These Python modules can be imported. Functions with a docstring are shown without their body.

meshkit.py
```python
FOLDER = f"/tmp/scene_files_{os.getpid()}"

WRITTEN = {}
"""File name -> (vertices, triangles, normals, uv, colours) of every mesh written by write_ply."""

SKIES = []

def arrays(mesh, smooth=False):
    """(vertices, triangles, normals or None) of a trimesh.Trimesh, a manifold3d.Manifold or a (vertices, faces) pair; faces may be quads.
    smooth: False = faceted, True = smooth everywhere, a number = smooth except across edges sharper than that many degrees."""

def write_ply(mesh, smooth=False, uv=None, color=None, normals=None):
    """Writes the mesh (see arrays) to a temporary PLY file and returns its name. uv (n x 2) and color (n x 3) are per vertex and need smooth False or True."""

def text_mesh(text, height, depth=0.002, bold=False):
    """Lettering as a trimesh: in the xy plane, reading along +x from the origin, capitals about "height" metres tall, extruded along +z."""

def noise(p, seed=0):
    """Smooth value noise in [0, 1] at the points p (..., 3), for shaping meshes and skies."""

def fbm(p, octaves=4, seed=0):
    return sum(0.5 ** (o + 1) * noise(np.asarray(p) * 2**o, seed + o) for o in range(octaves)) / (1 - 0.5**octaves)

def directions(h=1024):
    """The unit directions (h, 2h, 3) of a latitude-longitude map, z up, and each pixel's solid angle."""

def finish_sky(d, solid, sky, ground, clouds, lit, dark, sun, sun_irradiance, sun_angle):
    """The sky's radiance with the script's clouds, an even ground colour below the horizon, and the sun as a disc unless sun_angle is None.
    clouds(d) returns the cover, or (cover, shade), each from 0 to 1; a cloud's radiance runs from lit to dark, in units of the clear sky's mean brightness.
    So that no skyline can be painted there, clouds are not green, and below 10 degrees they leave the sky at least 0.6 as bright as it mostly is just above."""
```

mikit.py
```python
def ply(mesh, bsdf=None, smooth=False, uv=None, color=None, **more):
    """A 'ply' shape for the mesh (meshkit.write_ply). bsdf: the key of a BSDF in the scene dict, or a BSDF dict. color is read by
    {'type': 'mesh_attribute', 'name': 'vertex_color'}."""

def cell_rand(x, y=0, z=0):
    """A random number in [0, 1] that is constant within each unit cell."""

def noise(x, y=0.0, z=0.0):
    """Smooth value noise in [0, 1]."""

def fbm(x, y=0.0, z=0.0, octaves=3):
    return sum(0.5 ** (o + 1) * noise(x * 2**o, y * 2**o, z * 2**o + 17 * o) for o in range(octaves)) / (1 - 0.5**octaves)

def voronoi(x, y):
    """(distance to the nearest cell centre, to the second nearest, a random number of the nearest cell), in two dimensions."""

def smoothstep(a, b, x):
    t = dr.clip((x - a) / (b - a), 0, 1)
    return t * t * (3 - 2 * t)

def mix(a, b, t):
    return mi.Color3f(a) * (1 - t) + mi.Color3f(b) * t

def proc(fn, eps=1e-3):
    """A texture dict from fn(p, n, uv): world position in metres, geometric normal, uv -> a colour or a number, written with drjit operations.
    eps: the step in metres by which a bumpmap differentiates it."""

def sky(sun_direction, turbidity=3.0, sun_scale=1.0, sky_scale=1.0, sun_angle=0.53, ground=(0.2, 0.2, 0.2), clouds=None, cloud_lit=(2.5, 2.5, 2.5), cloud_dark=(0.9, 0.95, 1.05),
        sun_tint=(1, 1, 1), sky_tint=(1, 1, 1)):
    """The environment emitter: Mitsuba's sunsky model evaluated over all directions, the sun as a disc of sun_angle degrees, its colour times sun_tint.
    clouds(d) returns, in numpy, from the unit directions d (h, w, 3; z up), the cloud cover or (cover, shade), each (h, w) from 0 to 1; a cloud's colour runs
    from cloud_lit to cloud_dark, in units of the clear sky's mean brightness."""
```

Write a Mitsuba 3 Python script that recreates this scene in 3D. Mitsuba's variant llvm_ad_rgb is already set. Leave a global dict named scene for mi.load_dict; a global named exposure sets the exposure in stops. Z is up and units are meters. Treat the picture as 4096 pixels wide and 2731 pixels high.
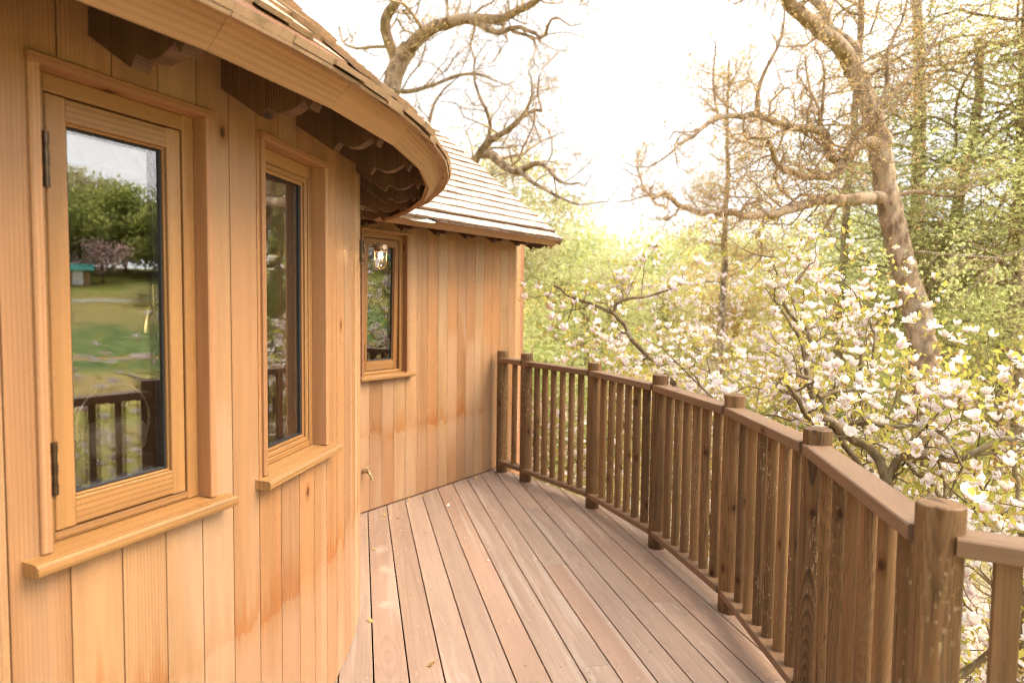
import math
import numpy as np, trimesh
import drjit as dr
import mitsuba as mi, mikit
from mikit import proc, noise, fbm, cell_rand, smoothstep, mix, voronoi
from shapely.geometry import Polygon, Point, box as sbox
from scipy.interpolate import CubicSpline
T = mi.ScalarTransform4f
scene, labels = {}, {}

# ------------------------------------------------------------------ camera, sky, exposure
FWD = np.array([0.216914, 0.974328, -0.060271]); DOWN = np.array([-0.000896, -0.061542, -0.998104])
EYE = np.array([0.0, 0.0, 1.6])
scene['camera'] = {'type': 'thinlens', 'fov': 2 * math.degrees(math.atan(2048 / 2731)), 'fov_axis': 'x',
                   'to_world': T().look_at(origin=EYE.tolist(), target=(EYE + FWD).tolist(), up=(-DOWN).tolist()),
                   'aperture_radius': 0.0052, 'focus_distance': 2.9, 'near_clip': 0.05, 'far_clip': 2000.0}


SUN = np.array([0.62, -0.26, 0.74]) / np.linalg.norm([0.62, -0.26, 0.74])


def cloud_cover(d):
    """thin bright overcast: brightest round the veiled sun, duller away from it"""
    from meshkit import fbm as nf
    s = nf(np.stack([d[..., 0] * 3, d[..., 1] * 3, d[..., 2] * 6], -1), 4, 5)
    q = np.clip((np.degrees(np.arccos(np.clip(d @ SUN, -1, 1))) - 15) / 75, 0, 1)
    return np.ones(d.shape[:2]), np.clip(q * q * (3 - 2 * q) + .25 * (s - .5), 0, 1)


scene['sky'] = mikit.sky(SUN.tolist(), turbidity=4, sun_scale=0.3, sun_angle=32, clouds=cloud_cover,
                         cloud_lit=(2.3, 2.25, 2.18), cloud_dark=(0.96, 0.965, 0.975), ground=(0.22, 0.19, 0.12), sun_tint=(1, .97, .92))
exposure = 3.98

# ------------------------------------------------------------------ materials
def C(*a): return mi.Color3f(*a)


def board(uv):
    i = dr.floor(uv.x / 10)
    return i, uv.x - 10 * i, uv.y


def wood(pal, contrast=.3, ring=.006, fine=.25, knots=0., flat=.5, alt=.6, extra=None, streak=2.0):
    def fn(p, n, uv):
        i, x, v = board(uv)
        r1, r2, r3, r4 = (cell_rand(i, k, 7) for k in (1, 2, 3, 4))
        col = mix(pal[0], pal[1], smoothstep(.1, .9, r1))
        col = mix(col, pal[2], smoothstep(.35, 1., r2) * alt)
        xc = x - .035 - .06 * r3
        deep = dr.select(r4 < flat, .008, .22)
        d = deep + .11 * dr.abs(noise(v * 1.1 + r3 * 40, i * 3.1) - .5) + .02 * v * r2
        w = .004 * (noise(x * 30 + i, v * 5) - .5)
        q = dr.sqrt(xc * xc + d * d) / dr.select(r4 < flat, ring, ring * .36) + w * 60
        f = q - dr.floor(q)
        late = smoothstep(.35, .85, f) * (1 - smoothstep(.9, 1., f)) * (.55 + .9 * noise(q * .7, i))
        s = fbm(x * 55 + r3 * 90, v * streak, i, 3)
        g = noise(x * 520 + i, v * 14)
        t = noise(x * 9 + i * 3, v * .8)
        col = col * (1 - contrast * dr.select(r4 < flat, 1., .3) * late) * (1 - fine + 2 * fine * s) * (.95 + .10 * g) * (.88 + .24 * t)
        if knots > 0:
            a, b, c = voronoi(x * 9 + i * 5.3, v * 5.5 + r1 * 9)
            hit = dr.select(c > 1 - knots, 1., 0.)
            col = mix(col, col * C(.32, .26, .2), hit * smoothstep(.13, .05, a))
            col = mix(col, col * C(.75, .6, .45), hit * smoothstep(.3, .1, a) * .8)
        return extra(col, p, n, x, v, i, late) if extra else col
    return fn


def tide(col, p, n, x, v, i, late):
    # old splash mark: wood bleached pinkish below it, orange stain running up above it
    z0 = .56 + .05 * (cell_rand(i, 11) - .5) + .07 * (noise(x * 22 + i * 7, 3.) - .5) + .03 * (noise(x * 90, i) - .5)
    h = p.z - z0
    up = smoothstep(0., .015, h) * (1 - smoothstep(.02, .05 + .24 * noise(x * 60 + i * 3, 9.), h))
    amt = smoothstep(.3, .85, noise(i * 2.3, 5.))
    col = mix(col, col * C(.86, .60, .36), up * (.22 + .55 * amt))
    low = smoothstep(.02, -.1, h)
    col = mix(col, mix(col, C(.33, .205, .14), .55), low * (.35 + .5 * noise(x * 10 + i, v * 1.5)))
    pale = smoothstep(.55, .75, noise(i * 1.7 + x * 6, v * 1.1)) * smoothstep(1.9, 1.2, p.z)
    return mix(col, C(.36, .25, .165), pale * .4)


def deck_extra(col, p, n, x, v, i, late):
    q = fbm(p.x * 3.1, p.y * 1.3, 2., 3)
    col = col * (.88 + .26 * q)
    pale = smoothstep(.62, .8, fbm(x * 28 + i * 9, v * 1.1, 4., 3))
    col = mix(col, C(.34, .29, .25), pale * .45)
    crack = smoothstep(.035, .0, dr.abs(noise(x * 35 + i * 2, v * 1.7) - .5)) * smoothstep(.55, .7, noise(v * .9 + i * 5, x * 5))
    col = mix(col, C(.4, .33, .28), crack * .45)
    d1 = dr.sqrt(dr.square((p.x - .13) / .055) + dr.square((p.y - 4.35) / .10))
    d2 = dr.sqrt(dr.square((p.x - .14) / .05) + dr.square((p.y - 4.02) / .09))
    d3 = dr.sqrt(dr.square((p.x - .13) / .06) + dr.square((p.y - 3.55) / .06))
    d = dr.minimum(d1, dr.minimum(d2, d3)) + .9 * (fbm(p.x * 30, p.y * 14, 1., 3) - .5)
    col = mix(col, C(.45, .41, .37), smoothstep(1.0, .2, d) * .3)
    a, b, c = voronoi(x * 20 + i * 17, v * 2.6)
    return mix(col, C(.40, .34, .28), smoothstep(.045, .03, a) * dr.select(c > .6, .8, 0.))


def rail_extra(col, p, n, x, v, i, late):
    s = smoothstep(.72, .9, noise(x * 260 + i, v * 60)) * smoothstep(.62, .8, noise(x * 14 + i * 3, v * 3.3))
    col = mix(col, C(.36, .27, .16), s * .6)
    col = col * (1 - .6 * smoothstep(.03, .0, dr.abs(noise(x * 60 + i * 5, v * 1.3) - .5)) * smoothstep(.5, .65, noise(i * 3, v * 2.)))
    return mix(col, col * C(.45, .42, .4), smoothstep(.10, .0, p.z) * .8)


def top_extra(col, p, n, x, v, i, late):
    return mix(col, C(.15, .098, .066), smoothstep(.4, .8, fbm(p.x * 9, p.y * 9, p.z * 9, 3)) * .5)


def shingle_fn(base, dark, moss, mottle):
    def fn(p, n, uv):
        i, x, v = board(uv)
        r1, r2 = cell_rand(i, 1, 3), cell_rand(i, 2, 3)
        col = mix(base, C(.50, .33, .24), smoothstep(.5, 1., r2) * .45) * (.86 + .26 * r1)
        s = fbm(x * 90 + i, v * 6, i, 3)
        col = col * (.78 + .44 * s)
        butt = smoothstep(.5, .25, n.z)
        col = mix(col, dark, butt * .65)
        m = smoothstep(.52, .75, fbm(p.x * 24, p.y * 24, p.z * 24, 3)) * moss
        return mix(col, C(.11, .10, .045), m * (.4 + .6 * mottle))
    return fn


def pr(tex, rough=.6, spec=.3, **k):
    return {'type': 'twosided', 'bsdf': {'type': 'principled', 'base_color': proc(tex) if callable(tex) else {'type': 'rgb', 'value': tex}, 'roughness': rough, 'specular': spec, **k}}


def mat(name, d): scene['mat_' + name] = d


mat('cedar', pr(wood(((0.319, 0.192, 0.098), (0.302, 0.152, 0.065), (0.233, 0.116, 0.054)), .19, .010, .15, .012, .42, .7, tide), .5, .35))
mat('trim', pr(wood(((0.310, 0.164, 0.080), (0.285, 0.136, 0.058), (0.225, 0.099, 0.045)), .26, .011, .16, .03, .6), .5, .35))
mat('fascia', pr(wood(((0.318, 0.184, 0.086), (0.289, 0.155, 0.067), (0.303, 0.155, 0.067)), .2, .017, .16, .015, .8), .5, .35))
mat('oak', pr(wood(((0.280, 0.146, 0.052), (0.248, 0.117, 0.037), (0.294, 0.160, 0.066)), .30, .014, .16, .02, .7), .42, .4))
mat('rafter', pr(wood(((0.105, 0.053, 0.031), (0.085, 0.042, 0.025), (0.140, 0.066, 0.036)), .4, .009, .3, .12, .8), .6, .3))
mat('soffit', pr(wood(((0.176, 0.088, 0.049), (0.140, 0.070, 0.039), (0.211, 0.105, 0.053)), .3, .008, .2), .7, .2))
mat('deck', pr(wood(((0.263, 0.190, 0.148), (0.237, 0.172, 0.137), (0.270, 0.175, 0.129)), .09, .014, .10, .0, .5, .8, deck_extra, 1.2), .55, .35))
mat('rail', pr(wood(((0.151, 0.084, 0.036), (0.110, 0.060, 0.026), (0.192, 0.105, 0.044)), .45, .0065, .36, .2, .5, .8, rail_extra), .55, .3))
mat('railtop', pr(wood(((0.167, 0.103, 0.060), (0.152, 0.090, 0.051), (0.176, 0.109, 0.064)), .2, .011, .22, .07, .7, .6, top_extra), .55, .3))
mat('shingle', pr(shingle_fn((.41, .335, .29), (.14, .075, .04), .2, .2), .7, .2))
mat('oldshingle', pr(shingle_fn((.42, .315, .22), (.24, .15, .08), .5, 1.), .8, .2))
mat('glass', {'type': 'thindielectric', 'int_ior': 1.8})
mat('gasket', pr((.015, .015, .017), .5))
mat('bronze', pr(lambda p, n, uv: mix((.34, .23, .14), (.16, .11, .07), fbm(p.x * 60, p.y * 60, p.z * 60)), .42, .5, metallic=.55))
mat('darkbronze', pr(lambda p, n, uv: mix((.12, .08, .045), (.045, .03, .02), fbm(p.x * 60, p.y * 60, p.z * 60)), .35, .5, metallic=.8))
mat('brass', pr((.34, .27, .13), .28, .5, metallic=.9))
mat('dullbrass', pr(lambda p, n, uv: mix((.42, .33, .2), (.25, .19, .11), noise(p.x * 90, p.y * 90, p.z * 90)), .4, .5, metallic=.7))
mat('lampglass', {'type': 'thindielectric', 'int_ior': 1.5})
mat('plaster', pr((.46, .43, .38), .8, .1))
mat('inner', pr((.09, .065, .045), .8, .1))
mat('white', pr((.72, .72, .74), .5))
mat('enamel', pr((.34, .27, .18), .3, .5))
mat('teal', pr((.05, .30, .27), .6))


def bark(a, b, moss, k=1.):
    def fn(p, n, uv):
        f = fbm(p.x * 14 * k, p.y * 14 * k, p.z * 5 * k, 4)
        col = mix(a, b, smoothstep(.3, .7, f))
        li = smoothstep(.55, .7, fbm(p.x * 5 * k, p.y * 5 * k, p.z * 5 * k + 9, 4))
        col = mix(col, C(.36, .33, .26), li * .5)
        up = smoothstep(-.1, .7, n.z) * smoothstep(.35, .65, fbm(p.x * 3, p.y * 3, p.z * 3, 3))
        return mix(col, C(.19, .15, .035), up * moss)
    return fn


mat('bark', pr(bark((.38, .285, .20), (.15, .105, .07), .6), .9, .1))
mat('darkbark', pr(bark((.11, .075, .05), (.05, .035, .025), .3), .9, .1))
mat('twig', pr(bark((.42, .31, .20), (.26, .19, .12), .3), .9, .1))
mat('palebark', pr(bark((.40, .34, .26), (.26, .21, .15), .2), .9, .1))
mat('magbark', pr(bark((.21, .16, .095), (.12, .09, .05), .35, 2.), .85, .15))


def leafmat(pal, trans=.9, rough=.5):
    def fn(p, n, uv):
        r = uv.x - dr.floor(uv.x)
        col = mix(pal[0], pal[1], smoothstep(0., .55, r))
        col = mix(col, pal[2], smoothstep(.6, 1., r))
        return col * (.8 + .4 * noise(p.x * 2.1, p.y * 2.1, p.z * 2.1))
    return {'type': 'principledthin', 'base_color': proc(fn), 'roughness': rough, 'diff_trans': trans, 'spec_trans': 0.0, 'eta': 1.4}


mat('leafmag', leafmat(((.45, .44, .10), (.53, .49, .13), (.36, .19, .09)), 1.0))
mat('leafyellow', leafmat(((.53, .56, .25), (.59, .61, .30), (.46, .52, .20)), 1.2))
mat('leafolive', leafmat(((.51, .49, .27), (.58, .55, .31), (.43, .43, .21)), 1.15))
mat('leafgreen', leafmat(((.38, .44, .14), (.46, .50, .17), (.30, .36, .10)), 1.05))
mat('leafdark', leafmat(((.13, .17, .05), (.18, .21, .06), (.22, .22, .07)), .8))
mat('leafbronze', leafmat(((.52, .36, .17), (.60, .44, .21), (.46, .39, .16)), 1.1))
mat('leafpink', leafmat(((.62, .42, .40), (.72, .55, .52), (.5, .3, .3)), .8))


def petal_fn(p, n, uv):
    r = cell_rand(dr.floor(uv.x), 3)
    base = mix((.84, .82, .81), (.82, .72, .745), smoothstep(.6, 1., r) * .7)
    pink = smoothstep(.45, .0, uv.y) * (.15 + .7 * cell_rand(dr.floor(uv.x), 5))
    return mix(base, C(.62, .22, .36), pink * .75)


mat('petal', {'type': 'principledthin', 'base_color': proc(petal_fn), 'roughness': .5, 'diff_trans': .55, 'spec_trans': 0.0, 'eta': 1.35})


def ground_fn(p, n, uv):
    r = dr.sqrt(dr.square(p.x - 2.5) + dr.square(p.y - 3.5))
    f = fbm(p.x * .5, p.y * .5, 0., 4)
    g = fbm(p.x * 9, p.y * 9, 0., 3)
    grass = mix((.20, .20, .05), (.36, .31, .09), smoothstep(.3, .7, fbm(p.x * .22, p.y * .22, 3., 3)))
    soil = mix((.42, .30, .23), (.55, .43, .36), g)
    near = smoothstep(11.5, 7., r + 5 * (f - .5))
    col = mix(grass, soil, near)
    bare = smoothstep(.52, .68, fbm(p.x * .16, p.y * .16, 8., 4)) * smoothstep(12., 20., r)
    col = mix(col, C(.34, .24, .12), bare * .7)
    field = smoothstep(38., 44., p.x)
    lawn = mix((.095, .15, .045), (.15, .20, .065), smoothstep(.3, .7, fbm(p.x * .35, p.y * 1.3, 1., 4)))
    dry = mix((.33, .25, .10), (.26, .24, .075), fbm(p.x * .1, p.y * .2, 2., 3))
    fl = mix(lawn, dry, smoothstep(66., 82., p.x + 14 * (f - .5)))
    fl = mix(fl, C(.24, .25, .06), smoothstep(97., 104., p.x + 6 * f))
    fl = mix(fl, C(.40, .22, .11), smoothstep(1.2, .4, dr.abs(p.x - 49 - f)))
    fl = mix(fl, C(.36, .36, .34), smoothstep(1.3, .6, dr.abs(p.x - 92 - f * 3)) * .8)
    col = mix(col, fl, field * smoothstep(55., 30., dr.abs(p.y)))
    return col * (.75 + .5 * g)


mat('ground', pr(ground_fn, .9, .1))
mat('water', pr(lambda p, n, uv: mix((.12, .10, .05), (.2, .17, .09), fbm(p.x, p.y, 0.)), .12, .5))

# ------------------------------------------------------------------ mesh helpers
COUNT = {}


def numbered(k):
    c = COUNT.get(k, 0)
    COUNT[k] = c + 1
    return k if c == 0 else f'{k}_{c:03d}'


def merge(parts):
    V, F, U, o = [], [], [], 0
    for v, f, u in parts:
        V.append(v); F.append(f + o); U.append(u); o += len(v)
    return np.vstack(V), np.vstack(F), np.vstack(U)


def obj(key, m, material, smooth=False):
    k = numbered(key)
    scene[k] = mikit.ply((m[0], m[1]), 'mat_' + material, smooth=smooth, uv=m[2])
    return k


def tag(k, label=None, cat=None, group=None, kind=None):
    labels[k] = {a: b for a, b in (('label', label), ('category', cat), ('group', group), ('kind', kind)) if b}
    return k


SEQ = [0]


def nid():
    SEQ[0] += 1
    return SEQ[0]


def prism(prof, L, i=None, smooth=False, capuv=True):
    """profile (n,2) counter-clockwise, extruded along +z by L; uv: u round the profile, v along."""
    prof = np.asarray(prof, float); n = len(prof); i = nid() if i is None else i
    nx = np.roll(prof, -1, 0); seg = np.linalg.norm(nx - prof, axis=1); s = np.r_[0, np.cumsum(seg)]
    if smooth:
        a = np.vstack([prof, prof[:1]])
        V = np.vstack([np.c_[a, np.zeros(n + 1)], np.c_[a, np.full(n + 1, L)]])
        U = np.vstack([np.c_[s, np.zeros(n + 1)], np.c_[s, np.full(n + 1, L)]])
        j = np.arange(n)
        F = np.vstack([np.c_[j, j + 1, j + n + 2], np.c_[j, j + n + 2, j + n + 1]])
    else:
        V = np.stack([np.c_[prof, np.zeros(n)], np.c_[nx, np.zeros(n)], np.c_[nx, np.full(n, L)], np.c_[prof, np.full(n, L)]], 1).reshape(-1, 3)
        U = np.stack([np.c_[s[:-1], np.zeros(n)], np.c_[s[1:], np.zeros(n)], np.c_[s[1:], np.full(n, L)], np.c_[s[:-1], np.full(n, L)]], 1).reshape(-1, 2)
        j = np.arange(n) * 4
        F = np.vstack([np.c_[j, j + 1, j + 2], np.c_[j, j + 2, j + 3]])
    o = len(V)
    try:
        tv, tf = trimesh.creation.triangulate_polygon(Polygon(prof), engine='earcut')
    except Exception:
        tv, tf = prof, np.array([[0, k, k + 1] for k in range(1, n - 1)])
    tv = np.asarray(tv); m = len(tv)
    # orient
    a, b, c = tv[tf[:, 0]], tv[tf[:, 1]], tv[tf[:, 2]]
    cr = (b[:, 0] - a[:, 0]) * (c[:, 1] - a[:, 1]) - (b[:, 1] - a[:, 1]) * (c[:, 0] - a[:, 0])
    tf = np.where((cr < 0)[:, None], tf[:, ::-1], tf)
    V = np.vstack([V, np.c_[tv, np.zeros(m)], np.c_[tv, np.full(m, L)]])
    U = np.vstack([U, tv + [.3, 0], tv + [.5, .7]])
    F = np.vstack([F, tf[:, ::-1] + o, tf + o + m])
    U = U.copy(); U[:, 0] += 10 * i + 1.0
    return V, F, U


def place(m, O, ex, ey, ez):
    M = np.stack([ex, ey, ez])
    V = m[0] @ M + np.asarray(O, float)
    F = m[1] if np.linalg.det(M) > 0 else m[1][:, ::-1]
    return V, F, m[2]


def rect(w, h, c=.002, x0=0, y0=0):
    return [(x0 + c, y0), (x0 + w - c, y0), (x0 + w, y0 + c), (x0 + w, y0 + h - c), (x0 + w - c, y0 + h), (x0 + c, y0 + h), (x0, y0 + h - c), (x0, y0 + c)]


def circle(r, n=20, ph=0., jit=None):
    a = np.arange(n) * 2 * np.pi / n + ph
    return np.c_[np.cos(a), np.sin(a)] * r


def extr(poly, thick, i=None, swap=False):
    """flat board of any outline (shapely, x across, y along), thickness along +z"""
    i = nid() if i is None else i
    m = trimesh.creation.extrude_polygon(poly, thick, engine='earcut')
    t = m.triangles.reshape(-1, 3)
    U = t[:, :2].copy()
    if swap:
        U = U[:, ::-1].copy()
    U[:, 0] -= np.floor(U[:, 0].min())
    U[:, 0] += 10 * i
    return t, np.arange(len(t)).reshape(-1, 3), U


def polys(g):
    return [p for p in getattr(g, 'geoms', [g]) if p.geom_type == 'Polygon' and p.area > 2e-4]


Z = np.array([0, 0, 1.])


def lbox(O, t, n, t0, t1, n0, n1, z0, z1, axis='z', c=.0025, i=None):
    """chamfered box in the frame (O; t, n, up), grain along axis"""
    if axis == 'z':
        return place(prism(rect(t1 - t0, n1 - n0, c, t0, n0), z1 - z0, i), O + Z * z0, t, n, Z)
    if axis == 't':
        return place(prism(rect(n1 - n0, z1 - z0, c, n0, z0), t1 - t0, i), O + t * t0, n, Z, t)
    return place(prism(rect(t1 - t0, z1 - z0, c, t0, z0), n1 - n0, i), O + n * n0, t, Z, n)


def lathe(prof, n=24, i=None):
    prof = np.asarray(prof, float); k = len(prof); a = np.linspace(0, 2 * np.pi, n + 1)
    V = np.stack([prof[:, None, 0] * np.cos(a), prof[:, None, 0] * np.sin(a), np.repeat(prof[:, None, 1], n + 1, 1)], -1).reshape(-1, 3)
    r, j = np.meshgrid(np.arange(k - 1), np.arange(n), indexing='ij')
    q = (r * (n + 1) + j).ravel()
    F = np.vstack([np.c_[q, q + 1, q + n + 2], np.c_[q, q + n + 2, q + n + 1]])
    return V, F, np.zeros((len(V), 2))


def tube(pts, rad, sides=6):
    p = np.asarray(pts, float); k = len(p)
    t = np.gradient(p, axis=0); t /= np.linalg.norm(t, axis=1, keepdims=True) + 1e-12
    ref = np.array([0.31, .17, .93]); ref = ref if abs(t.mean(0) @ ref) < .9 else np.array([.93, .2, .1])
    a = np.cross(t, ref); a /= np.linalg.norm(a, axis=1, keepdims=True) + 1e-12
    b = np.cross(t, a); g = np.arange(sides) * 2 * np.pi / sides
    rad = np.broadcast_to(rad, (k,))
    V = (p[:, None] + rad[:, None, None] * (np.cos(g)[None, :, None] * a[:, None] + np.sin(g)[None, :, None] * b[:, None])).reshape(-1, 3)
    r, j = np.meshgrid(np.arange(k - 1), np.arange(sides), indexing='ij')
    q0 = (r * sides + j).ravel(); q1 = (r * sides + (j + 1) % sides).ravel()
    F = np.vstack([np.c_[q0, q1, q1 + sides], np.c_[q0, q1 + sides, q0 + sides]])[:, ::-1]
    e = (k - 1) * sides
    cap = np.array([[e, e + s + 1, e + s] for s in range(1, sides - 1)])[:, ::-1]
    F = np.vstack([F, cap, np.array([[0, s, s + 1] for s in range(1, sides - 1)])[:, ::-1]])
    return V, F, np.zeros((len(V), 2))


# ------------------------------------------------------------------ ground, pond, field
def height(x, y):
    r = np.hypot(x, y); az = np.degrees(np.arctan2(x, y))
    ss = lambda a, b, v: (lambda q: q * q * (3 - 2 * q))(np.clip((v - a) / (b - a), 0, 1))
    from meshkit import noise as mn
    w = ss(54, 70, az) * ss(135, 115, az)
    front = 6.0 * ss(14, 75, r)
    side = 9.4 * ss(52, 150, r)
    b = mn(np.stack([x * .12, y * .12, x * 0], -1), 3) - .5
    return -2.65 + front * (1 - w) + side * w + .5 * b * ss(4, 12, r)


def terrain():
    rr = np.r_[0, np.geomspace(1.2, 300, 90)]; aa = np.linspace(0, 2 * np.pi, 181)[:-1]
    R, A = np.meshgrid(rr, aa, indexing='ij'); x, y = R * np.sin(A), R * np.cos(A)
    V = np.stack([x, y, height(x, y)], -1).reshape(-1, 3)
    k = len(aa); r, j = np.meshgrid(np.arange(len(rr) - 1), np.arange(k), indexing='ij')
    q0, q1 = (r * k + j).ravel(), (r * k + (j + 1) % k).ravel()
    return V, np.vstack([np.c_[q0, q1 + k, q1], np.c_[q0, q0 + k, q1 + k]])[:, ::-1], np.zeros((len(V), 2))


tag(obj('ground', terrain(), 'ground', True), 'pinkish earth near the deck turning to rough yellow green grass slopes', kind='structure')
a = np.linspace(0, 2 * np.pi, 41)[:-1]; rr = 1 + .18 * np.sin(3 * a) + .1 * np.cos(5 * a)
px, py = 12.3 + 2.6 * rr * np.cos(a), 9.0 + 1.5 * rr * np.sin(a)
tag(obj('pond', (np.vstack([np.c_[px, py, px * 0 - 2.38], [[12.3, 9.0, -2.38]]]), np.array([[k, (k + 1) % 40, 40] for k in range(40)]), np.zeros((41, 2))), 'water'),
    'small brown pond lying below the magnolia', kind='structure')

# ------------------------------------------------------------------ round hut (left)
HC = np.array([-3.2, 3.65, 0.]); R = 3.185; RW = 3.2


def radial(th):
    a = math.radians(th); n = np.array([math.cos(a), math.sin(a), 0]); t = np.array([-n[1], n[0], 0])
    return n, t


SLOPE = math.tan(math.radians(41))
HUT = 'round_hut'
tag(HUT, 'round cedar clad hut with two tall windows and a shingled cone roof', 'hut')
WTH = (-33.83, -20.82); HALF = .252; ZS, ZH = 1.0, 2.115
# backing drum behind the planks and the inner lining, both open at the windows
def drum(r, z0, z1, inward):
    parts = []
    wa = math.degrees((HALF - .02) / R)
    cuts = sorted({-180., 180., *[w + s * wa for w in WTH for s in (-1, 1)], *np.arange(-175, 180, 5.)})
    cuts = [c for k, c in enumerate(cuts) if k == 0 or c - cuts[k - 1] > 1e-6]
    for a0, a1 in zip(cuts[:-1], cuts[1:]):
        m = (a0 + a1) / 2
        spans = [(z0, ZS + .01), (ZH - .02, z1)] if any(abs(m - w) < wa for w in WTH) else [(z0, z1)]
        for b0, b1 in spans:
            p0, p1 = HC + r * radial(a0)[0], HC + r * radial(a1)[0]
            V = np.array([p0 + Z * b0, p1 + Z * b0, p1 + Z * b1, p0 + Z * b1])
            F = np.array([[0, 1, 2], [0, 2, 3]])
            parts.append((V, F[:, ::-1] if inward else F, np.tile([[5., 0.]], (4, 1))))
    return merge(parts)


WALL = obj(HUT + '__wall', drum(RW - .022, -2.7, 2.53, False), 'soffit')
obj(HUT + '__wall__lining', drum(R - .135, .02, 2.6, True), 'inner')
fl = circle(R - .03, 72)
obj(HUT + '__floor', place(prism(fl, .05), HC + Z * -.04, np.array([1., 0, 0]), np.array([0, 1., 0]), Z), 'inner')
PITCH = 2.31
WHALF = math.degrees(HALF / R)
for k in range(-18, 31):
    a0 = -39.5 + PITCH * k; th = a0 + PITCH / 2
    n, t = radial(th); w = 2 * RW * math.tan(math.radians(PITCH / 2))
    g = sbox(-w / 2 + .0018, .012, w / 2 - .0018, 2.50)
    for wt in WTH:
        dx = R * math.radians(wt - th)
        g = g.difference(sbox(dx - HALF + .012, ZS, dx + HALF - .012, ZH - .012))
    for q in polys(g):
        m = extr(q, .018)
        obj(WALL + '__plank', place(m, HC + n * (RW - .018), t, Z, n), 'cedar')


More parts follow.
